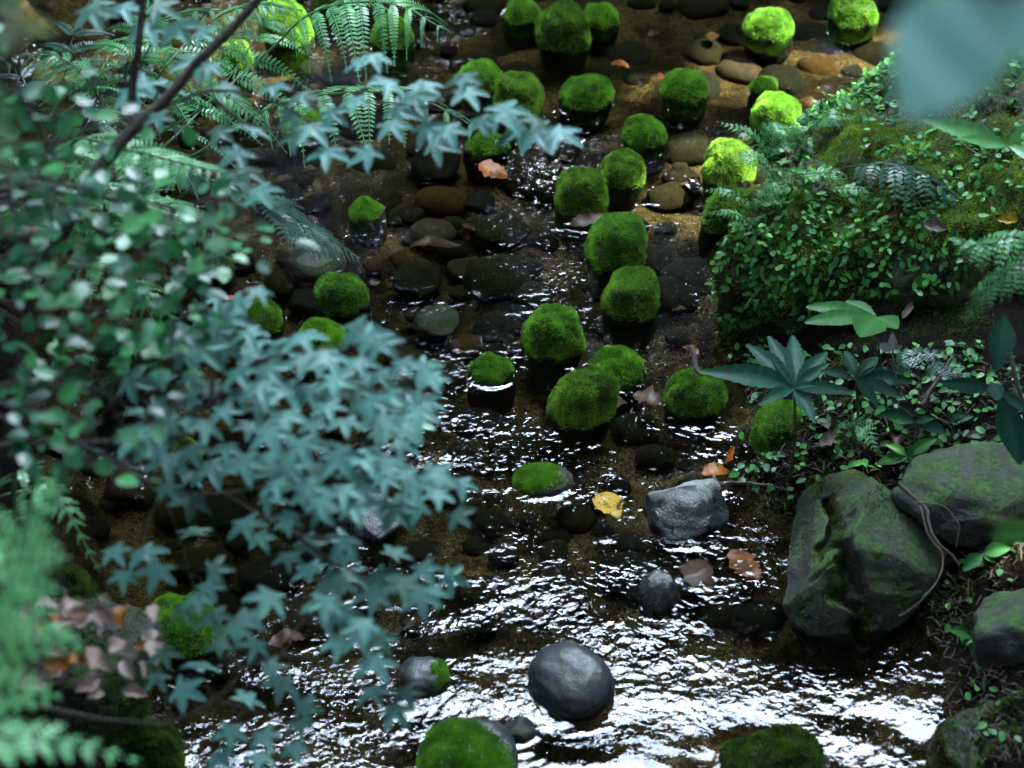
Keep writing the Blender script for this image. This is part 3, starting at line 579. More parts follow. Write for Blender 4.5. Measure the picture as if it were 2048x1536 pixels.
def frond(mb, pts, width, npin, N=(0, 0, 1), droop=.35, pinl=.16, pinw=.36, start=.12, ang=68, base_t=.5, peak=.35, stalk=None, spacing=.62, seed=0, tipdroop=.0):
    """bipinnate fern frond: pts is the stalk, pinnae come off both sides, each a comb of pinnules"""
    q = np.random.default_rng(seed); P = spline(pts, 60); tot = np.linalg.norm(np.diff(P, axis=0), axis=1).sum(); Tn = norm(np.gradient(P, axis=0))
    if stalk is not None: stalk.tube(P[::3], np.linspace(.0035, .0008, len(P[::3]))*min(1.5, max(.5, tot/.6)), 5)
    tv, tf = PINN
    O_, X_, Z_, S_, T_ = [], [], [], [], []
    for i in range(npin):
        s = start+(1-start)*(i+.5)/npin; f = s*59; k = min(int(f), 58); P0 = P[k]+(P[k+1]-P[k])*(f-k); tn = Tn[k]
        prof = (min(1, (s-start+.04)/(peak-start+.04))**.6)*(1-max(0, (s-peak)/(1-peak))**1.3*.93)
        L = width*prof
        Nn = norm(np.array(N)-np.dot(N, tn)*tn); S = np.cross(Nn, tn)
        for sd in (-1, 1):
            aa = R(ang-22*s+q.normal(0, 4)); d0 = norm(tn*math.cos(aa)+S*sd*math.sin(aa)+Nn*q.normal(.02, .05)); Lp = L*q.uniform(.9, 1.06)
            m_ = max(4, int(Lp/(pinl*L*pinw*1.08+.0006))); m_ = min(m_, 44)
            tt = (np.arange(m_)+.6)/m_
            C = P0+d0*(tt*Lp)[:, None]+np.array([0, 0, -1.])*(droop*Lp*tt**1.8)[:, None]
            dt = norm(d0-np.array([0, 0, 1.])*(droop*1.8*tt**.8)[:, None])
            pn = norm(Nn+.25*q.normal(size=3)); 
            l_ = pinl*L*np.clip(1.05*(1-tt**2.2), .12, 1)*np.minimum(1, .6+tt*3)
            for s2 in (-1, 1):
                nn = norm(pn-(dt@pn)[:, None]*dt); sv = np.cross(nn, dt)*s2
                dirs = norm(dt*.42+sv*.9+nn*q.normal(0, .08, (m_, 1)))
                O_.append(C); X_.append(dirs); Z_.append(nn); S_.append(np.stack([l_, l_*pinw/.42, l_], -1)); T_.append(np.clip(base_t+q.normal(0, .10)+q.normal(0, .06, m_), 0, 1))
            mb.tube(C[::max(1, m_//6)] if m_ > 8 else C, .0009*max(.7, min(2, tot/.5)), 3, base_t*.6)
    O_, X_, Z_, S_, T_ = map(np.concatenate, (O_, X_, Z_, S_, T_)); Xd, Yd, Zd = frames(X_, Z_)
    mb.scatter(tv, tf, O_, Xd, Yd, Zd, S_, T_)

# ------------------------------------------------------------------ maple overhanging from the left
def maple_branch(parent, leaves, twigs, d0, seed, size=98, slope=(0., 0.), tint=.5, rad=.006, bright=None):
    """leaves: photo pixels of leaf centres; twigs: pixel polylines; all hang at about d0 metres in a loose layer"""
    q = np.random.default_rng(seed); br = MB()
    def dep(u, v): return d0+slope[0]*(u-600)/1000+slope[1]*(v-800)/1000
    tp = []
    for tw in twigs:
        P = spline([at(u, v, dep(u, v)+.03) for u, v in tw], 26); br.tube(P, np.linspace(rad, rad*.3, 26), 6); tp.append(P)
    TP = np.concatenate(tp); mb = MB(); sm = br
    for (u, v) in leaves:
        d = dep(u, v)+q.normal(0, .10); c = at(u, v, d); k = np.argmin(((TP-c)**2).sum(1)); base = TP[k]
        out_ = c-base; hd = norm(np.array([out_[0], out_[1], 0])+np.array([.10, -.25, 0])*.35+q.normal(0, .05, 3)*np.array([1, 1, 0]))
        X0 = norm(hd+np.array([0, 0, -.22+q.normal(0, .12)])); N0 = norm(np.array([q.normal(0, .16), -.25+q.normal(0, .14), 1.0]))
        L = size*.62*d*T/1024*q.uniform(.7, 1.15); Xd, Yd, Zd = frames(X0[None], N0[None]); tv, tf = MAPLE[q.integers(6)]
        o_ = c-Xd[0]*L*.25; mb.scatter(tv, tf, o_[None], Xd, Yd, Zd, L, np.array([np.clip(tint+q.normal(0, .22), 0, 1)]))
        sm.tube(spline([base, (base+o_)/2+np.array([0, 0, .006]), o_], 6), .0009, 4)
    bo_ = br.build('branch', M['stem'], parent); mb.build('foliage', M['maple'], bo_)
tree0 = hit(-420, 700)
maple = thing('maple_tree', 'young maple leaning over the stream from the left with blue green star leaves', 'tree', tree0)
tb = MB(); base = tree0; tk = spline([base, base+np.array([.10, -.35, .8]), at(-160, 760, 4.9), at(-140, 500, 4.8), at(120, 470, 4.75)], 40); tb.tube(tk, np.linspace(.045, .018, 40), 9)
tb.tube(spline([at(120, 470, 4.75), at(150, 420, 4.72), at(200, 335, 4.7), at(270, 255, 4.7), at(330, 200, 4.7), at(400, 120, 4.7), at(480, 40, 4.7), at(560, -60, 4.7)], 40), np.linspace(.017, .008, 40), 8)
tb.tube(spline([at(268, 257, 4.7), at(264, 190, 4.7), at(275, 110, 4.68), at(285, 20, 4.66), at(290, -60, 4.65)], 20), np.linspace(.010, .006, 20), 7)
tb.tube(spline([tk[22], at(-120, 900, 4.6), at(60, 885, 4.5)], 20), np.linspace(.02, .008, 20), 7)
tb.tube(spline([tk[16], at(-160, 1300, 4.3), at(120, 1420, 4.2), at(330, 1450, 4.2)], 20), np.linspace(.008, .0025, 20), 7)
tb.build('trunk', M['stem'], maple)
L_up = [(444,267),(509,255),(587,279),(630,263),(653,310),(727,310),(466,312),(751,119),(716,122),(775,170),(806,224),(708,205),(548,177),(607,197),(450,177),(419,138),(852,173),(860,260),(900,267),(965,248),(927,162),(938,189),(1016,228),(1028,263),(1067,244),(1079,271),(1129,270),(883,290),(830,200),(790,255),(990,240),(575,235),(670,230)]
L_up2 = [(410,68),(390,130),(267,191),(318,239),(328,17),(250,20),(294,164),(200,15),(489,349),(523,386),(360,60),(300,60),(190,30),(345,170)]
maple_branch(maple, L_up, [[(300, 225), (430, 180), (560, 205), (700, 200), (850, 215), (980, 235), (1100, 258)], [(560, 205), (640, 255), (730, 300)], [(700, 200), (760, 150), (790, 120)], [(850, 215), (900, 185), (935, 170)], [(430, 200), (500, 250), (620, 260)]], 4.7, 11, 100, tint=.48, rad=.0035)
maple_branch(maple, L_up2, [[(285, 120), (330, 60), (400, 60)], [(300, 230), (320, 180), (380, 140)], [(280, 30), (230, 10), (180, 20)], [(300, 225), (400, 290), (520, 385)]], 4.75, 12, 100, tint=.42, rad=.003)
L_main = [(429,594),(476,607),(520,587),(425,631),(469,638),(500,671),(442,671),(320,671),(361,671),(357,705),(578,678),(608,678),(720,661),(747,678),(770,692),(659,722),(808,732),(855,739),(869,763),(855,797),(784,793),(740,810),(835,830),(814,864),(767,851),(632,790),(689,770),(557,952),(547,996),(621,983),(571,1037),(649,1030),(726,986),(801,1027),(920,1034),(923,973),(875,952),(814,956),(780,939)]
def fill(poly, n, mind, seed):
    q = np.random.default_rng(seed); P = np.array(poly, float); out = []
    for t_ in range(n*60):
        u, v = q.uniform(P[:, 0].min(), P[:, 0].max()), q.uniform(P[:, 1].min(), P[:, 1].max()); ins = False; j = len(P)-1
        for i in range(len(P)):
            if (P[i, 1] > v) != (P[j, 1] > v) and u < (P[j, 0]-P[i, 0])*(v-P[i, 1])/(P[j, 1]-P[i, 1])+P[i, 0]: ins = not ins
            j = i
        if ins and all((u-a)**2+((v-b)*1.25)**2 < 0 or (u-a)**2+((v-b)*1.25)**2 > mind**2 for a, b in out): out.append((u, v))
        if len(out) >= n: break
    return out
L_main += fill([(390, 700), (560, 690), (760, 740), (860, 850), (800, 930), (900, 960), (860, 1020), (600, 1030), (520, 940), (400, 960), (240, 880), (260, 760)], 80, 46, 5)
maple_branch(maple, L_main, [[(60, 885), (220, 880), (310, 860), (420, 810), (560, 790), (700, 780), (850, 790)], [(310, 860), (430, 900), (600, 920), (760, 930), (910, 980)], [(420, 810), (500, 730), (620, 700), (760, 690)], [(420, 810), (430, 720), (440, 640)], [(600, 920), (640, 990), (780, 1010), (910, 1030)]], 4.4, 13, 104, slope=(.1, -.25), tint=.6, rad=.004)
L_low = [(379,1007),(386,1059),(338,980),(495,1055),(232,1106),(297,1110),(246,1158),(311,1151),(437,1137),(420,1178),(396,1202),(523,1079),(577,1048),(575,1119),(616,1140),(683,1088),(690,1120),(614,1137),(621,1092),(666,1164),(655,1208),(765,1160),(792,1102),(806,1174),(843,1201),(867,1188),(854,1143),(908,1157),(748,1195),(700,1150)]
maple_branch(maple, L_low, [[(60, 885), (160, 890), (240, 930), (320, 990), (360, 1080), (380, 1150)], [(320, 990), (450, 985), (560, 970)], [(450, 990), (580, 1060), (680, 1075), (780, 1050)], [(580, 1060), (660, 1120), (760, 1160), (880, 1170)], [(320, 990), (280, 1070), (240, 1120)]], 4.45, 14, 92, tint=.42, rad=.0035)
L_bot = [(534,1201),(496,1242),(509,1294),(438,1294),(400,1328),(376,1383),(315,1359),(328,1311),(373,1222),(547,1332),(561,1373),(496,1393),(616,1414),(599,1455),(533,1478),(462,1468),(441,1520),(667,1284),(681,1243),(650,1212),(671,1174),(690,1236),(724,1280),(765,1284),(727,1253),(755,1332),(813,1390),(796,1428),(748,1387),(430,1240),(470,1265),(520,1520),(590,1500)]
maple_branch(maple, L_bot, [[(330, 1450), (430, 1400), (480, 1340), (440, 1290), (420, 1210)], [(480, 1340), (560, 1310), (680, 1330), (790, 1400)], [(430, 1400), (540, 1430), (600, 1440)], [(560, 1310), (620, 1230), (690, 1240)], [(430, 1400), (460, 1480), (470, 1540)]], 4.35, 15, 92, tint=.40, rad=.0035)
maple_branch(maple, [(278, 880), (312, 908), (325, 845)], [[(220, 880), (255, 870), (300, 880)]], 4.25, 16, 108, tint=1.0, rad=.0015)  # sunlit leaves: full tint puts the sun's brightness into their colour

# ------------------------------------------------------------------ glossy round leaved shrub at left
sb = hit(-250, 900); shrub = thing('round_leaved_shrub', 'evergreen shrub with small glossy rounded leaves at the left edge', 'shrub', sb)
q = np.random.default_rng(21); st = MB(); lm = MB()
cl = [(60, 450), (150, 420), (240, 400), (330, 430), (420, 440), (90, 540), (190, 520), (280, 500), (360, 490), (460, 470), (60, 640), (150, 620), (250, 590), (340, 560), (60, 740), (130, 720), (220, 700), (300, 660), (40, 820), (120, 800), (210, 780), (30, 560), (30, 700), (90, 880), (190, 850), (260, 750), (370, 545), (60, 350), (170, 320), (110, 380), (20, 480), (210, 470), (60, 230), (30, 180), (100, 285)]
hub = [at(-150, 850, 4.35), at(-140, 600, 4.4), at(-120, 400, 4.4)]; st.tube(spline([sb, *hub], 20), np.linspace(.03, .012, 20), 7)
for (u, v) in cl:
    d = q.uniform(3.85, 4.6); e = at(u, v, d); h0 = hub[int(np.argmin([np.linalg.norm(e-x) for x in hub]))]; P = spline([h0, (h0+e)/2+np.array([0, 0, .05]), e], 14); st.tube(P, np.linspace(.006, .0015, 14), 5)
    n_ = 15; cc = e+q.normal(0, 1, (n_, 3))*np.array([.05, .05, .045]); dirs = norm((cc-e)*np.array([1, 1, .4])+q.normal(0, .02, (n_, 3))+np.array([.01, -.01, 0])); nr = norm(q.normal(0, .42, (n_, 3))+np.array([0, -.12, 1]))
    Xd, Yd, Zd = frames(dirs, nr); lm.scatter(*ROUND, cc, Xd, Yd, Zd, q.uniform(.026, .047, n_), np.clip(q.normal(.5, .3, n_), 0, 1))
    for c_ in cc[::2]: st.tube([e, c_], .0007, 3)
st.build('stem', M['stem'], shrub); lm.build('foliage', M['shrub'], shrub)

# ------------------------------------------------------------------ ferns
def fern(label, base, fronds, mat='fern', cat='fern', group=None):
    t = thing('fern', label, cat, base, group)
    for k, f in enumerate(fronds):
        mb = MB(); frond(mb, **f); P = spline(f['pts'], 40); tot = np.linalg.norm(np.diff(P, axis=0), axis=1).sum()
        mb.tube(P, np.linspace(.0032, .0008, 40)*min(1.5, max(.45, tot/.6)), 5, .12)
        mb.build('frond', M[mat], t)
    return t
fb = hit(60, 330)
fern('large fern with drooping comb leaflets over the mossy stones at upper left', fb, [
 dict(pts=[fb, at(330, 260, 6.75), at(530, 108, 6.75), at(611, 34, 6.7), at(700, 6, 6.65), at(800, 12, 6.6), at(890, 60, 6.55)], width=.27, npin=11, droop=.75, seed=1, start=.40, peak=.62, pinl=.105, pinw=.40, ang=78, base_t=.62),
 dict(pts=[fb, at(330, 330, 6.6), at(480, 245, 6.6), at(590, 200, 6.55), at(740, 183, 6.5), at(860, 205, 6.45), at(1015, 296, 6.4)], width=.22, npin=12, droop=.7, seed=2, start=.38, peak=.55, pinl=.12, pinw=.40, ang=80, base_t=.60),
 dict(pts=[fb, at(260, 330, 6.8), at(420, 200, 6.85), at(520, 60, 6.9), at(560, -40, 6.9)], width=.27, npin=11, droop=.7, seed=3, start=.3, peak=.55, pinl=.11, pinw=.40, ang=80, base_t=.5),
 dict(pts=[fb, at(170, 200, 6.9), at(230, 100, 6.9), at(350, 30, 6.8), at(470, 20, 6.7)], width=.22, npin=11, droop=.6, seed=4, start=.25, peak=.5, pinl=.12, base_t=.42)])
fern('dark fern behind the maple stem at the upper left', hit(120, 420), [
 dict(pts=[hit(120, 420), at(170, 250, 6.6), at(250, 130, 6.5), at(380, 130, 6.4)], width=.18, npin=11, droop=.4, seed=5, base_t=.4, pinl=.14),
 dict(pts=[hit(120, 420), at(150, 280, 6.5), at(260, 230, 6.4), at(400, 270, 6.3)], width=.16, npin=11, droop=.4, seed=6, base_t=.35, pinl=.14),
 dict(pts=[hit(120, 420), at(120, 220, 6.6), at(150, 60, 6.5), at(200, -30, 6.4)], width=.17, npin=11, droop=.4, seed=7, base_t=.45, pinl=.14),
 dict(pts=[hit(120, 420), at(80, 250, 6.5), at(40, 150, 6.4), at(-20, 100, 6.3)], width=.17, npin=11, droop=.4, seed=71, base_t=.35, pinl=.14)], 'ferndark')
fern('fern with one long light green frond right of the round leaves', hit(0, 520), [
 dict(pts=[hit(0, 520), at(120, 300, 5.6), at(250, 300, 5.4), at(360, 325, 5.3), at(470, 352, 5.2)], width=.15, npin=18, droop=.5, seed=8, base_t=.6, pinl=.17, peak=.45),
 dict(pts=[hit(0, 520), at(150, 380, 5.7), at(260, 400, 5.5), at(350, 470, 5.4)], width=.15, npin=16, droop=.45, seed=9, base_t=.45, pinl=.17),
 dict(pts=[hit(0, 520), at(100, 420, 5.6), at(130, 480, 5.5), at(200, 560, 5.4)], width=.14, npin=14, droop=.45, seed=10, base_t=.5, pinl=.17)], 'fern')
fern('fine feathery dark fern reaching across the pale sand', hit(230, 500), [
 dict(pts=[hit(230, 500), at(400, 370, 6.2), at(520, 400, 6.2), at(610, 450, 6.25), at(718, 518, 6.3)], width=.15, npin=26, droop=.3, seed=12, base_t=.5, pinl=.22, pinw=.34, peak=.5, start=.3),
 dict(pts=[hit(230, 500), at(330, 360, 6.2), at(430, 360, 6.2), at(520, 375, 6.2)], width=.12, npin=20, droop=.3, seed=13, base_t=.4, pinl=.22, start=.25),
 dict(pts=[hit(230, 500), at(320, 430, 6.2), at(400, 470, 6.2), at(470, 540, 6.2)], width=.12, npin=18, droop=.3, seed=14, base_t=.4, pinl=.22, start=.25)], 'ferndark')
fern('big blurred pale fern in the near foreground at the lower left', at(-300, 1500, 4.4), [
 dict(pts=[at(-300, 1500, 4.4), at(-120, 1500, 3.4), at(-30, 1250, 3.3), at(30, 1080, 3.3), at(110, 975, 3.3)], width=.17, npin=11, droop=.15, seed=15, base_t=.75, pinl=.25, pinw=.55, ang=80, start=.2, N=(0, .15, 1)),
 dict(pts=[at(-300, 1500, 4.4), at(-150, 1470, 3.2), at(-60, 1470, 3.15), at(100, 1480, 3.15), at(285, 1525, 3.15)], width=.09, npin=13, droop=.2, seed=16, base_t=.7, pinl=.26, pinw=.6, ang=78, N=(0, .15, 1), start=.2),
 dict(pts=[at(-300, 1500, 4.4), at(-200, 1250, 3.3), at(-80, 1100, 3.3), at(60, 1230, 3.3), at(165, 1300, 3.3)], width=.11, npin=11, droop=.2, seed=17, base_t=.7, pinl=.25, pinw=.6, ang=78, N=(0, .15, 1), start=.2)], 'fernpale')
fern('small fern sprig behind the pale blurred fern at the left', hit(40, 1150), [
 dict(pts=[hit(40, 1150), at(70, 980, 5.2), at(120, 1000, 5.1), at(200, 1145, 5.05)], width=.07, npin=14, droop=.3, seed=18, base_t=.5, pinl=.24, pinw=.5),
 dict(pts=[hit(40, 1150), at(30, 960, 5.2), at(80, 960, 5.15), at(170, 1040, 5.1)], width=.07, npin=14, droop=.3, seed=19, base_t=.5, pinl=.24, pinw=.5)], 'fern')
fern('layered fern fronds with fine comb leaflets along the top left edge', hit(230, 330), [
 dict(pts=[hit(230, 330), at(300, 180, 6.5), at(400, 60, 6.5), at(500, 10, 6.45), at(600, 20, 6.4)], width=.2, npin=12, droop=.6, seed=101, start=.3, pinl=.13, base_t=.55),
 dict(pts=[hit(230, 330), at(300, 220, 6.4), at(420, 180, 6.4), at(520, 240, 6.35)], width=.18, npin=12, droop=.6, seed=102, start=.3, pinl=.14, base_t=.5),
 dict(pts=[hit(230, 330), at(250, 160, 6.5), at(270, 60, 6.5), at(320, -20, 6.5)], width=.2, npin=12, droop=.6, seed=103, start=.25, pinl=.13, base_t=.5),
 dict(pts=[hit(230, 330), at(200, 200, 6.4), at(130, 120, 6.3), at(40, 110, 6.3)], width=.18, npin=12, droop=.6, seed=104, start=.25, pinl=.13, base_t=.45)])
fern('pale layered fern fronds below the brown maple stem at left', hit(60, 600), [
 dict(pts=[hit(60, 600), at(150, 440, 5.8), at(260, 400, 5.7), at(380, 430, 5.6), at(480, 500, 5.6)], width=.15, npin=14, droop=.5, seed=105, start=.25, pinl=.16, base_t=.5),
 dict(pts=[hit(60, 600), at(90, 420, 5.7), at(60, 330, 5.6), at(-10, 300, 5.5)], width=.15, npin=14, droop=.5, seed=106, start=.25, pinl=.16, base_t=.5),
 dict(pts=[hit(60, 600), at(160, 520, 5.6), at(260, 560, 5.5), at(350, 640, 5.4)], width=.14, npin=13, droop=.5, seed=107, start=.25, pinl=.16, base_t=.5),
 dict(pts=[hit(60, 600), at(120, 380, 5.8), at(200, 290, 5.8), at(310, 270, 5.7)], width=.16, npin=14, droop=.5, seed=108, start=.25, pinl=.16, base_t=.55)], 'fern')
# small ferns on the boulder
SF = [((1545, 335), (1500, 270), (1432, 242), .045, 'small fern standing highest at the left corner of the boulder'), ((1530, 320), (1545, 265), (1600, 255), .06, 'tiny fan fern in front of the sunlit mossy post'),
 ((1590, 305), (1590, 260), (1650, 195), .05, 'sunlit small fern on the boulder edge over orange water'), ((1560, 370), (1510, 315), (1455, 312), .05, 'small fern touching the shaggy yellow mossy stone'),
 ((1520, 415), (1460, 385), (1392, 380), .03, 'long toothed small fern across the half hidden mossy post'), ((1510, 450), (1460, 425), (1400, 428), .028, 'lowest toothed small fern at the boulder left edge'),
 ((1580, 350), (1680, 350), (1770, 420), .05, 'small fern in the middle of the boulder left shoulder'), ((1650, 380), (1720, 380), (1760, 440), .035, 'small fern sprig near the centre of the boulder'),
 ((1500, 420), (1540, 380), (1590, 355), .045, 'short fern among moss above the toothed ferns'), ((1620, 260), (1660, 230), (1730, 240), .045, 'small fern under the blurred leaf on the boulder')]
for k, (a, b_, c, w, lab) in enumerate(SF):
    da, na = bdepth(*a); P0 = at(*a, da+.005); fern(lab, P0, [dict(pts=[P0, at(*b_, da-.05), at(*c, da-.03)], width=w, npin=13, droop=.25, seed=40+k, base_t=.6, pinl=.26, pinw=.5, start=.1, N=(0, -.3, .9)), dict(pts=[P0, (P0+at(*b_, da-.02))/2+np.array([.03, -.03, .02]), at(*b_, da-.02)+np.array([.06, -.05, -.03])], width=w*.8, npin=10, droop=.25, seed=60+k, base_t=.5, pinl=.26, pinw=.5, start=.1)], 'fern', 'fern', 'small ferns growing on the boulder')
da, _ = bdepth(1700, 330)
fern('arching dark fern hanging over the middle of the boulder', at(1690, 335, da), [dict(pts=[at(1690, 335, da), at(1780, 330, da-.12), at(1880, 370, da-.15), at(2010, 470, da-.12)], width=.14, npin=15, droop=.7, seed=80, base_t=.5, pinl=.2, pinw=.45, start=.08)], 'ferndark')
fern('blurred fern at the right edge below the broad toothed leaf', at(2150, 470, 5.4), [dict(pts=[at(2150, 470, 5.4), at(2050, 470, 5.3), at(1960, 490, 5.3), at(1895, 470, 5.3)], width=.09, npin=14, droop=.5, seed=81, base_t=.6, pinl=.24, pinw=.5), dict(pts=[at(2150, 470, 5.4), at(2060, 520, 5.3), at(1980, 570, 5.3), at(1930, 640, 5.3)], width=.08, npin=14, droop=.5, seed=82, base_t=.4, pinl=.24, pinw=.5)], 'fern')

# ------------------------------------------------------------------ creeping leaves over the boulder: ground cover
q = np.random.default_rng(31); n_ = 3900; tri = BF; A_ = vnormals(BV, BF)[1]; cen = BV[BF].mean(1); pu, pv, _ = proj(cen)
dens = np.clip(.35+1.3*fbm(cen*2.7+11, 2), .06, 1)*np.where((pu < 1530) & (pv > 430) & (pv < 700), 9, 1)*np.where((pv < 330), 1.3, 1)*(cen[:, 2] > .02)
k = q.choice(len(tri), n_, p=A_*dens/(A_*dens).sum()); O_ = cen[k]+BN[BF[k, 0]]*q.uniform(.006, .02, n_)[:, None]; Nn = BN[BF[k, 0]]
dn = norm(np.array([0, 0, -1.])-Nn*(-Nn[:, 2:3])); dirs = norm(dn*.7+q.normal(0, .6, (n_, 3))+Nn*.35); nr = norm(Nn*.6+np.array([0, -.1, .8])+q.normal(0, .35, (n_, 3)))
Xd, Yd, Zd = frames(dirs, nr); lm = MB(); lm.scatter(*OV, O_, Xd, Yd, Zd, np.stack([q.uniform(.016, .034, n_), q.uniform(.017, .031, n_), q.uniform(.02, .03, n_)], -1), np.clip(q.normal(.5, .2, n_), 0, 1))
tag(lm.build('creeping_leaves', M['creeper'], None, origin=at(1700, 500, 6.7)), 'carpet of small round creeping leaves scattered over the boulder', 'ground cover', kind='stuff')

# ------------------------------------------------------------------ broad leaved plants on the right bank
def leafobj(parent, base, tip, wid, mat, N=(0, -.35, 1), droop=.3, fold=.38, teeth=.012, peak=.55, tint=.5, name='leaf'):
    L = np.linalg.norm(np.array(tip)-base); tv, tf = lance(22, wid, fold, droop, teeth, peak); X0 = norm(np.array(tip)+np.array([0, 0, droop*L*.8])-base)
    Xd, Yd, Zd = frames(X0[None], np.array(N, float)[None]); mb = MB(); mb.scatter(tv, tf, np.array(base)[None], Xd, Yd, Zd, L, np.array([tint]))
    k_ = np.arange(len(tv)); mb.A[0] = np.clip(tint+np.where(k_ % 5 == 2, .30, 0)+np.where((k_//5) % 3 == 0, .13, -.05)*np.where(k_ % 5 == 2, 0, 1), 0, 1); return mb.build(name, M[mat], parent)
def rosette(lab, foot, hub_px, d, tips, wid, mat='plant', cat='plant', **kw):
    hb = at(*hub_px, d); t = thing('leafy_plant', lab, cat, foot); sm = MB(); sm.tube(spline([foot, (foot+hb)/2+np.array([.01, 0, 0]), hb], 12), np.linspace(.005, .0035, 12), 7); sm.build('stem', M['fernstem'], t)
    for k, tp_ in enumerate(tips):
        u, v, dd = tp_[:3]; N = tp_[3] if len(tp_) > 3 else (.0, -.45, 1); leafobj(t, hb, at(u, v, d+dd), wid, mat, N, tint=.5+.08*math.sin(k*2.3), **kw)
    return t
f1 = hit(1578, 960)
d1 = depth(f1)-.12
rosette('dark glossy rosette plant with toothed leaves in front of the boulder', f1, (1588, 778), d1, [(1535, 670, .10), (1590, 668, .12, (0, -1, .5)), (1490, 690, .08), (1478, 735, .0), (1412, 752, -.05), (1530, 808, -.10), (1697, 790, -.10), (1660, 705, .08), (1625, 770, -.08), (1625, 840, -.12), (1660, 730, .02)], .27)
f2 = hit(1705, 900); rosette('second dark rosette plant right of the first, with broader leaves', f2, (1712, 760), depth(f2)-.10, [(1785, 745, .05), (1752, 812, -.08), (1800, 800, -.05), (1825, 770, .0), (1690, 700, .08), (1640, 745, .03), (1760, 715, .08)], .30)
f3 = hit(1790, 905); hb3 = at(1754, 634, depth(f3)-.05)
fl = thing('leafy_plant', 'bright hand shaped leaf on a tall thin stalk before the boulder', 'plant', f3); sm = MB(); sm.tube(spline([f3, at(1762, 740, depth(f3)), hb3], 14), np.linspace(.004, .0028, 14), 7); sm.build('stem', M['plantbright'], fl)
for (u, v, dd, w) in [(1612, 614, .0, .27), (1612, 646, -.07, .27), (1722, 672, -.13, .62), (1690, 602, .06, .38), (1795, 656, -.08, .62)]: leafobj(fl, hb3, at(u, v, depth(f3)-.05+dd), w, 'plantbright', (0, -.3, 1), .12, .2, .004, .6, .55)
pl = thing('leafy_plant', 'pale silvery three lobed leaf on a thin stalk under the hand shaped leaf', 'plant', hit(1786, 900)); hp = at(1786, 698, depth(f3)-.02); sm = MB(); sm.tube([np.array(pl.location), at(1786, 800, depth(f3)), hp], .002, 5); sm.build('stem', M['twig'], pl)
for (u, v) in [(1752, 690), (1785, 665), (1806, 692), (1786, 706)]: leafobj(pl, hp+np.array([0, 0, -.0]), at(u, v, depth(f3)-.02), .55, 'pale', (0, -1, .6), .05, .1, 0, .45)
f4 = hit(1720, 920); fern('bright small fern leaf pointing down before the grey dead leaves', f4, [dict(pts=[f4, at(1705, 855, depth(f4)-.08), at(1730, 860, depth(f4)-.12), at(1752, 905, depth(f4)-.16)], width=.06, npin=11, droop=.1, seed=90, base_t=.7, pinl=.22, pinw=.62, N=(0, -.6, .8), start=.3), dict(pts=[f4, at(1705, 855, depth(f4)-.08), at(1685, 850, depth(f4)-.1), at(1665, 865, depth(f4)-.1)], width=.03, npin=9, droop=.1, seed=91, base_t=.6, pinl=.25, pinw=.62, start=.3)], 'fern')
f5 = hit(1830, 830); fern('dark fern frond right of the pale silvery leaf', f5, [dict(pts=[f5, at(1790, 740, depth(f5)-.1), at(1850, 705, depth(f5)-.12), at(1945, 715, depth(f5)-.12)], width=.07, npin=13, droop=.3, seed=92, base_t=.45, pinl=.22, pinw=.6, start=.2), dict(pts=[f5, at(1850, 745, depth(f5)-.1), at(1900, 740, depth(f5)-.12), at(1960, 765, depth(f5)-.14)], width=.06, npin=12, droop=.3, seed=93, base_t=.4, pinl=.22, pinw=.6, start=.2)], 'ferndark')
def seedling(lab, px, tips, mat='plantbright', wid=.42, lift=30, foot=None):
    f = hit(px[0], px[1]+lift); d = depth(f)-.03; return rosette(lab, f, px, d, [(u, v, -.02) for u, v in tips], wid, mat, 'seedling', teeth=.008)
seedling('bright seedling on the rim of the big cleft rock', (1815, 912), [(1872, 880), (1775, 892), (1757, 932), (1850, 945), (1800, 925), (1830, 890)])
seedling('young plant with two rounded leaves on the shaded slope', (1830, 845), [(1868, 838), (1762, 832), (1890, 868)], 'plant', .5)
seedling('seedling with two veined leaves beside the curved root', (1965, 1108), [(1930, 1142), (2020, 1100), (1988, 1125)], 'plantbright', .6)
seedling('tiny seedling on the lowest bank rock', (1945, 1275), [(1902, 1262), (1955, 1300), (1992, 1280), (1928, 1290), (1945, 1308)], 'plantbright', .55)
seedling('three leaved seedling below the shaded slope leaves', (1900, 840), [(1900, 825), (1925, 830), (1945, 835), (1915, 850)], 'plant', .55, 40)
# serrated broad leaf at the right, big blurred leaf at the top right, dark leaves at the right edge
f6 = at(2230, 420, 5.7); t = thing('leafy_plant', 'broad toothed leaf arching in from the right edge over the boulder', 'plant', f6); hb6 = at(2060, 292, 5.5); sm = MB(); sm.tube(spline([f6, at(2080, 340, 5.6), at(2018, 294, 5.5)], 12), .004, 6); sm.build('stem', M['plantbright'], t)
for (u, v, w) in [(1850, 246, .25), (1925, 280, .28), (2110, 340, .3), (2050, 250, .3)]: leafobj(t, at(2018, 292, 5.5), at(u, v, 5.45), w, 'fern', (0, -.55, .85), .12, .25, .012, .5, .6)
b7 = at(2350, -250, 3.0); t = thing('overhanging_branch', 'out of focus broad leaves hanging close to the camera at the top right', 'branch', b7); sm = MB(); sm.tube(spline([b7, at(2120, -60, 2.6), at(2060, -60, 2.0), at(1955, -10, 1.72)], 16), np.linspace(.008, .002, 16), 7); sm.build('stem', M['stem'], t)
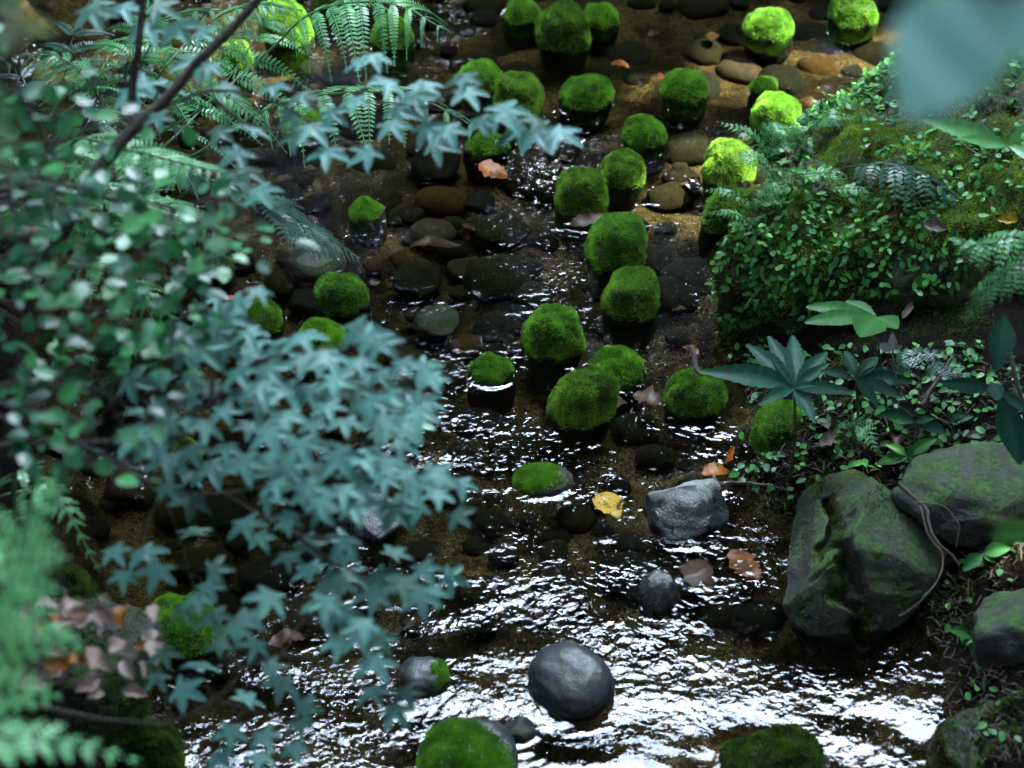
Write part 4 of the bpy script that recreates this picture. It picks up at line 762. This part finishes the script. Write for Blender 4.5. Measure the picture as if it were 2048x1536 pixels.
for (u0, v0, u, v, w, dd) in [(1955, -10, 1825, 225, .72, 1.7), (1985, -20, 1905, 190, .62, 1.78), (2110, -60, 2085, 150, .6, 1.75)]:
    L_ = np.linalg.norm(at(u0, v0, dd)-at(u, v, dd-.03)); X0 = norm(at(u, v, dd-.03)-at(u0, v0, dd)); Xd, Yd, Zd = frames(X0[None], np.array([[.15, -.45, .9]])); mb = MB(); mb.scatter(*oval(12, w*1.1, .12, .12), at(u0, v0, dd)[None], Xd, Yd, Zd, L_, np.array([.5])); mb.A[0] = np.clip(.5+.45*np.sin(np.arange(len(mb.A[0]))*1.7+u), 0, 1); mb.build('leaf', M['paleleaf'], t)
b8 = at(2350, 1000, 3.4); t = thing('overhanging_branch', 'out of focus bright leaves close to the camera at the right edge', 'branch', b8); sm = MB(); sm.tube(spline([b8, at(2120, 1060, 3.0), at(2050, 1060, 2.9)], 12), np.linspace(.005, .0015, 12), 6); sm.build('stem', M['stem'], t)
for (u0, v0, u, v) in [(2060, 1050, 1985, 1085), (2070, 1040, 2065, 985)]: leafobj(t, at(u0, v0, 2.9), at(u, v, 2.88), .6, 'plantbright', (0, -.6, .8), .1, .15, 0, .45, .8)
b9 = hit(2080, 980); t = thing('leafy_plant', 'tall dark plant with drooping long leaves at the right edge', 'plant', b9); hb9 = at(2035, 770, depth(b9)-.15); sm = MB(); sm.tube(spline([b9, at(2060, 850, depth(b9)-.1), hb9, at(2005, 640, depth(b9)-.1)], 16), .006, 6); sm.build('stem', M['stem'], t)
for (u, v, u0, v0, w) in [(1882, 770, 1985, 778, .3), (1998, 800, 1985, 765, .8), (2060, 830, 2000, 780, .3), (1995, 740, 2010, 630, .5), (2040, 930, 2000, 790, .4)]: leafobj(t, at(u0, v0, depth(b9)-.15), at(u, v, depth(b9)-.18), w, 'plant', (0, -.7, .7), .1, .2, .006, .5, .35)
# blurred bright leaves at the far left edge, close to the camera
b10 = at(-300, -200, 3.0); t = thing('overhanging_branch', 'out of focus sunlit leaves close to the camera at the left edge', 'branch', b10); sm = MB(); sm.tube(spline([b10, at(-40, -20, 2.2), at(30, 60, 2.0), at(0, 200, 2.0), at(-20, 330, 2.0)], 16), np.linspace(.006, .0015, 16), 6); sm.build('stem', M['stem'], t)
for (u0, v0, u, v, w) in [(-15, 5, 55, 15, .6), (20, 45, 105, 62, .5), (10, 60, 20, 115, .55), (-30, 160, 2, 225, .55), (-20, 230, 22, 285, .6), (-30, 300, 25, 335, .6)]: leafobj(t, at(u0, v0, 2.0), at(u, v, 1.98), w, 'plantbright', (.3, -.4, .8), .1, .15, 0, .45, .5)

# ------------------------------------------------------------------ right bank rocks, litter, roots
def cleft(V, rx):
    w_ = .22*rx*fbm(V*9/rx*.25, 3); g_ = np.exp(-((V[:, 0]+.12*rx+.45*V[:, 2]+w_)/(.10*rx))**2)*(V[:, 1] < .5*rx); V = V.copy(); V[:, 2] -= g_*.22*rx; V[:, 1] += g_*.16*rx; return V
r1, c1, rad1 = rock('bank_rock', 'rock', 'big dark mossy rock with a deep cleft beside the bright reflections', 1725, 1115, 400, 315, .06, M['bankrock'], 44, 2.6, .07, 11, rot=.2, sub=6, foot=False)
co = np.array([v.co[:] for v in r1.data.vertices]); co = cleft(co, rad1[0]); r1.data.vertices.foreach_set('co', co.astype(np.float32).ravel()); r1.data.update()
tri_ = np.array([p_.vertices[:] for p_ in r1.data.polygons]); w_ = .22*rad1[0]*fbm(co*9/rad1[0]*.25, 3); mk = np.exp(-((co[:, 0]+.12*rad1[0]+.45*co[:, 2]+w_)/(.13*rad1[0]))**2)*np.clip(.1+1.6*fbm(co*9, 3), 0, 1)+.25*np.clip(fbm(co*5+4, 3)-.1, 0, 1); mb = MB(); tufts(mb, co, tri_, 6000, .008, .0026, np.clip(mk, 0, 1), 5); mb.V = [v_+c1 for v_ in mb.V]; mb.build('moss_patch', M['moss_dark'], r1, smooth=False)
rock('bank_rock', 'rock', 'flat mossy slab rock on the slope above the cleft rock', 1930, 980, 280, 200, .2, M['bankrock'], 43, 2.6, .12, 6, rot=-.3, foot=False)
rock('bank_rock', 'rock', 'grey mossy rock at the lower right edge under the tiny seedling', 2050, 1290, 240, 230, .08, M['bankrock'], 45, 2.6, .12, 5, rot=.2, foot=False)
rock('bank_rock', 'rock', 'dark wet rock at the bottom right corner', 2010, 1500, 230, 150, .06, M['stone'], 47, 2.5, .14, 5, foot=False, mossn=4000, mossmat='moss_dark')
rock('bank_rock', 'rock', 'half sunk flat stone at the foot of the cleft rock', 1660, 1235, 100, 50, -.01, M['bankrock'], 49, 2.4, .1, 2, foot=False, sub=4)
rock('bank_rock', 'rock', 'mossy hump of stone behind the rosette plant stem', 1568, 868, 120, 120, .05, M['stone'], 51, 2.4, .12, 0, foot=False, mossn=9000)
rock('bank_rock', 'rock', 'grey stone at the far left edge below the pale fern', 20, 440, 160, 130, .25, M['bankrock'], 53, 2.4, .12, 4, foot=False)
# roots
def vine(lab, pts, r, mat='twig', name='root', cat='root'):
    mb = MB(); P = spline(pts, 40); P = P+.004*np.stack([fbm(P*20, 2), fbm(P*20+5, 2), fbm(P*20+9, 2)], -1); mb.tube(P, np.linspace(r, r*.6, 40), 7); return tag(mb.build(name, M[mat], None, origin=P[0]), lab, cat)
dr = depth(c1)-rad1[1]
vine('thin pale root curving down the front of the cleft rock', [at(1840, 1010, dr+.05), at(1858, 1070, dr), at(1885, 1110, dr-.02), at(1880, 1150, dr-.05), at(1845, 1200, dr-.08), at(1797, 1232, dr-.08)], .0030)
vine('brown forked root lying between cleft rock and slab', [at(1800, 970, dr+.12), at(1850, 1015, dr+.08), at(1865, 1070, dr+.04), at(1920, 1130, dr+.02)], .0055)
vine('thin yellow rootlet looping over moss beside the slab', [at(1832, 1002, dr+.06), at(1880, 1010, dr+.04), at(1915, 1045, dr+.02), at(1912, 1090, dr)], .002, 'fernstem')
vine('pale curled root on the wet angular rock', [hit(1408, 952)+np.array([0, -.03, .06]), at(1440, 970, depth(hit(1440, 970))-.04), at(1470, 965, depth(hit(1470, 965))-.03), at(1540, 970, depth(hit(1540, 970))-.02)], .006)
vine('dangling rootlet over the water right of the wet rock', [at(1480, 985, depth(hit(1480, 985))-.05), at(1455, 1010, depth(hit(1455, 1010))-.04), at(1462, 1045, depth(hit(1462, 1045))-.03)], .0022)
vine('dead brown stick slanting under the tall dark plant', [hit(1840, 830)+np.array([0, 0, .03]), hit(1900, 770)+np.array([0, 0, .1])], .007, name='stick', cat='stick')
da, _ = bdepth(1900, 320); vine('woody creeper stem winding over the top of the boulder', [at(1925, 290, da-.01), at(1960, 310, da-.02), at(2000, 340, da-.03), at(2005, 380, da-.05), at(1990, 420, da-.06)], .004)
# black bark twig on the mossy stone
pz = onz(1388, 742, .105); tag(vine('black knobbly bark twig lying on the mossy stone at the right bank', [pz+np.array([-.01, .05, .05]), pz+np.array([0, .02, .03]), pz+np.array([.005, -.01, .012]), pz+np.array([.02, -.03, .006])], .009, 'stem', 'twig', 'twig'), None, None)
# moss and small leaves creeping over the soil between the rocks
bx, by = np.meshgrid(np.arange(.45, 2.2, .02), np.arange(4.0, 6.4, .02)); bz = ground_z(bx.ravel(), by.ravel()); BK = np.stack([bx.ravel(), by.ravel(), bz], -1); q4b = gridF(bx.shape[1], bx.shape[0]); BKF = np.concatenate([q4b[:, [0, 1, 2]], q4b[:, [0, 2, 3]]])
mkb = np.clip(2.2*(fbm(BK*np.array([4, 4, 1])+3, 4)+.10), 0, 1)*(BK[:, 2] > .012); mb = MB(); tufts(mb, BK, BKF, 42000, .009, .003, mkb, 501, 2, .8, .42, 9)
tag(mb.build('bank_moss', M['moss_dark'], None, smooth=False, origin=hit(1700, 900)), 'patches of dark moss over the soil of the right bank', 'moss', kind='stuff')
q = np.random.default_rng(37); pl_ = []
for k in range(760):
    f = hit(q.uniform(1440, 2048), q.uniform(690, 1000) if q.random() < .75 else q.uniform(1000, 1500))
    if f[2] > .012: pl_.append(f)
pl_ = np.array(pl_)+np.array([0, 0, .012]); n_ = len(pl_); dirs = norm(np.stack([q.normal(size=n_), q.normal(size=n_)-.3, .25*q.normal(size=n_)], -1)); nr = norm(np.array([0, -.2, 1.])+q.normal(0, .3, (n_, 3))); Xd, Yd, Zd = frames(dirs, nr); lm = MB(); lm.scatter(*OV, pl_, Xd, Yd, Zd, q.uniform(.018, .034, n_), np.clip(q.normal(.4, .2, n_), 0, 1))
tag(lm.build('bank_creeper', M['creeper'], None, origin=hit(1700, 880)), 'small round creeping leaves dotted over the right bank soil', 'ground cover', kind='stuff')
# litter of twigs and needles on the soil
q = np.random.default_rng(61); mb = MB()
for k in range(2200):
    u, v = q.uniform(1440, 2048), q.uniform(720, 1536)
    f = hit(u, v)
    if f[2] < .0: continue
    a = q.uniform(0, 2*np.pi); L = q.uniform(.01, .05); d_ = np.array([math.cos(a), math.sin(a), q.normal(0, .25)])*L/2; mb.tube([f-d_+[0, 0, .006], f+[0, 0, .01+.3*abs(d_[2])], f+d_+[0, 0, .006]], q.uniform(.0006, .0022), 4, q.random())
tag(mb.build('leaf_litter', M['twig'], None, origin=hit(1700, 950)), 'scattered dry twigs and needles on the dark soil of the right bank', 'litter', kind='stuff')
# ------------------------------------------------------------------ fallen leaves
def fallen(lab, u, v, w, ang, mat, z=None, wid=.5, N=(0, -.1, 1), curl=.15, p=None, name='fallen_leaf'):
    c = np.array(p) if p is not None else onz(u, v, z); L = w*pxs(c); a = R(ang); oq = np.random.default_rng(int(u*7+v)); d_ = np.array([math.cos(a), math.sin(a), 0]); tv, tf = oval(12, wid*1.05, curl, curl*.6); tv = tv*np.stack([np.ones(len(tv)), 1+oq.normal(0, .16, len(tv)), np.ones(len(tv))], -1); tv[:, 2] += .05*np.sin(tv[:, 0]*6+oq.uniform(0, 6))+oq.normal(0, .012, len(tv)); N = np.array(N, float)+rng.normal(0, .06, 3)
    Xd, Yd, Zd = frames(d_[None], N[None]); mb = MB(); mb.scatter(tv, tf, (c-d_*L/2)[None], Xd, Yd, Zd, L, np.array([rng.uniform(.35, .65)])); mb.A[0] = np.clip(mb.A[0]+np.where(np.arange(len(tv)) % 3 == 1, .25, 0)+oq.normal(0, .1, len(tv)), 0, 1)
    e = c-Xd[0]*L*.5; mb.tube([e, e-Xd[0]*L*.12+np.array([0, 0, .003])], .0012, 4, .2)
    return tag(mb.build(name, M[mat], None, origin=c), lab, 'fallen leaf')
fallen('floating orange spotted leaf at upper centre beside the dark olive cobble', 985, 342, 72, -35, 'deadorange', .004, .62)
fallen('brown leaf floating right of the large olive mossy post', 1300, 797, 76, -25, 'deadbrown', .006, .55)
fallen('brown leaf standing at the right foot of the large olive mossy post', 1232, 803, 56, 70, 'deadbrown', .02, .62, (0, -.5, .8))
fallen('yellow leaf with dark spots, lying in the ripples', 1218, 1010, 86, -62, 'deadyellow', .005, .68)
fallen('red brown leaf sunken near the small grey stone', 1395, 1150, 100, -65, 'deadbrown', .003, .6)
fallen('orange leaf sunken beside the cleft rock', 1490, 1130, 100, -60, 'deadorange', .003, .5)
fallen('long brown leaf sunken left of the broad dark cobble', 872, 486, 105, 12, 'deadbrown', -.02, .28)
fallen('rusty brown leaf caught between two mossy posts', 1180, 435, 100, 35, 'deadbrown', .012, .28, (0, -.4, 1))
fallen('orange leaf behind the mossy stone with the tiny fern', 1322, 152, 26, 60, 'deadorange', .01, .6, (0, -.7, .7))
fallen('curled orange strip of bark leaf at the water edge below the mossy hump', 1462, 908, 80, 60, 'deadorange', .03, .2, (.5, -.6, .6), .4)
fallen('torn tan leaf in the water behind the wet angular rock', 1432, 942, 60, 10, 'deadorange', .005, .6)
fallen('brown leaf with a white glint among the lower left maple leaves', 575, 1278, 80, 20, 'deadbrown', .004, .5)
fallen('red leaf on the shoulder of the dull olive mossy stone', 460, 596, 22, 30, 'deadorange', .10, .7)
fallen('dull red leaf sunken behind fern tips near the dark cobble', 1115, 330, 34, 10, 'deadbrown', -.01, .6)
fallen('rusty leaf on the bed at the top right sunlit water', 1620, 205, 50, -30, 'deadbrown', -.03, .5)
fallen('small orange leaf under calm water at upper centre', 1240, 128, 40, -20, 'deadorange', -.03, .5)
for (lab, u, v, w, a, mt) in [('grey brown dead leaf flat before the bright small fern', 1660, 885, 60, 25, 'deadgrey'), ('violet grey dead leaf leaning on the mossy hump', 1645, 850, 50, 110, 'deadgrey'), ('rusty dead leaf half hidden at the right slope', 1990, 908, 60, 10, 'deadorange'),
 ('small grey dead leaf on the soil of the right slope', 1945, 875, 36, 20, 'deadgrey'), ('pinkish dead leaf stuck above the forked root', 1845, 985, 46, -40, 'deadgrey'), ('dark brown dead leaf standing beside the seedling', 1790, 880, 56, 80, 'deadbrown')]:
    f = hit(u, v); fallen(lab, u, v, w, a, mt, p=f+np.array([0, -.01, .015]), wid=.5, N=(0, -.4, 1), curl=.35)
for (lab, u, v, w, a, mt) in [('pale grey dead leaf on the lower boulder above the dark hollow', 1868, 622, 60, 10, 'deadgrey'), ('narrow brown dead leaf on the boulder right of the hand shaped leaf', 1812, 620, 66, 70, 'deadgrey'), ('yellow leaf lying on the right side of the boulder', 2018, 438, 46, 5, 'deadyellow'), ('white dead leaf on the boulder shoulder under the blurred leaf', 1736, 290, 28, 80, 'pale'),
   ('crumpled brown leaf patch on the boulder face under the arching fern', 1800, 430, 62, 5, 'deadbrown'), ('second crumpled brown leaf right of the patch on the boulder', 1872, 452, 50, -15, 'deadgrey')]:
    d_, nn = bdepth(u, v); fallen(lab, u, v, w, a, mt, p=at(u, v, d_-.02), wid=.45, N=tuple(nn), curl=.4)
q = np.random.default_rng(72)
for k in range(26):
    u, v = q.uniform(420, 1480), q.uniform(60, 940)
    c = onz(u, v, -.035); xr = np.interp(c[1], rsh[::-1, 1], rsh[::-1, 0])
    if c[0] > xr-.1 or any((c[0]-a)**2+(c[1]-b)**2 < (rr+.03)**2 for a, b, rr in FOOT): continue
    o = fallen('small brown leaf scrap sunken among the stream cobbles', u, v, q.uniform(26, 52), q.uniform(0, 360), random.choice(['deadbrown', 'deadbrown', 'deadorange']), -.035, q.uniform(.35, .6)); o['group'] = 'brown leaf scraps sunken in the stream'
# dead leaves heaped on the left bank, their sunlight painted as paleness
q = np.random.default_rng(71)
for k in range(44):
    u, v = 40+q.uniform(0, 280), 1190+q.uniform(0, 210)
    c = at(u, v, 4.75+q.uniform(-.1, .1)); a = q.uniform(0, 360)
    o = fallen('pinkish dead leaf painted sunlit pale in the heap beside the blurred fern', u, v, q.uniform(38, 60), a, random.choice(['deadpink_sunlit', 'deadpink_sunlit', 'deadpink_sunlit', 'deadpink_sunlit', 'deadgrey', 'deadorange']), p=c, wid=.6, N=tuple(norm(q.normal(0, .5, 3)+np.array([0, -.4, 1]))), curl=.4); o['group'] = 'sunlit-painted leaves heaped on the left bank'
rock('bank_rock', 'rock', 'dark bank stone carrying the sunlit-painted leaf heap at lower left', 150, 1330, 330, 260, .30, M['stone'], 57, 2.6, .12, 3, foot=False, mossn=9000, mossmat='moss_dark', mmask=lambda V, c: np.clip(.4+1.5*fbm(V*9, 3), 0, 1))

# ------------------------------------------------------------------ unseen forest canopy shaped to block light, with openings cut for sky and sun
HOLES = [(onz(1541, 30, .12), .03), (onz(1560, 195, .13), .03), (onz(1900, -5, .12), .10), (onz(1465, 285, .1), .03), (onz(1675, 180, 0), .11), (onz(1640, 110, 0), .08), (onz(1238, 300, .1), -.13), (onz(572, 20, .1), .08),
 (onz(340, 185, 0), -.08), (at(30, 15, 2.0), -.15), (at(302, 900, 4.25), -.12), (onz(1690, 150, .35), .05), (onz(733, 400, .06), -.10), (at(380, 330, 5.3), -.12)]  # holes cut along the sun direction to drop dapples on chosen spots
q = np.random.default_rng(91); G0p = np.array([.45, 4.7, 0]); C0 = np.array([0, 5.3, -.5]); n_ = 46000
z_ = q.uniform(.0, 1, n_)**.85; az = q.uniform(0, 2*np.pi, n_); dv = np.stack([np.sin(az)*np.sqrt(1-z_**2), np.cos(az)*np.sqrt(1-z_**2), z_], -1)
P = C0+dv*q.uniform(9.0, 13.0, n_)[:, None]; gd = P-G0p; e_ = np.degrees(np.arctan2(gd[:, 2], np.hypot(gd[:, 0], gd[:, 1]))); a_ = np.degrees(np.arctan2(gd[:, 0], gd[:, 1]))
nz = fbm(P*.35, 3)
gap = (e_ > 44.9+5*nz-.16*np.clip(a_, -20, 15)) & (e_ < 69+8*nz) & (a_ > -25+9*nz) & (a_ < 31+9*nz)
g2 = P-np.array([-.8, 3.0, 2.0]); e2 = np.degrees(np.arctan2(g2[:, 2], np.hypot(g2[:, 0], g2[:, 1]))); a2_ = np.degrees(np.arctan2(g2[:, 0], g2[:, 1]))
gap |= (e2 > 64+7*nz) & (e2 < 86) & (a2_ > -118) & (a2_ < -60)  # second sky opening added to brighten the left foreground foliage
keep = ~gap & (P[:, 2] > .2)
for (hp_, r) in HOLES:
    w = P-hp_; al = w@sun_dir; pd = np.linalg.norm(w-al[:, None]*sun_dir, axis=1); keep &= ~((pd < r+.28) & (al > 0))
camd = np.linalg.norm(P-CAM, axis=1) > 1.5; keep &= camd
P = P[keep]; n_ = len(P); nr = norm((C0-P)+q.normal(0, 3.5, (n_, 3))); dirs = norm(q.normal(size=(n_, 3)))
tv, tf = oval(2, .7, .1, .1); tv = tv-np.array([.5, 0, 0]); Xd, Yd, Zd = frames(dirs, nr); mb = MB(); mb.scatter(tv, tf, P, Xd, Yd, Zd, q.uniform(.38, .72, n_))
tag(mb.build('canopy_occluder', M['canopy'], None, origin=(0, 12, 0)), 'unseen forest canopy shaped to shade the stream and darken its reflections', 'forest', kind='stuff')
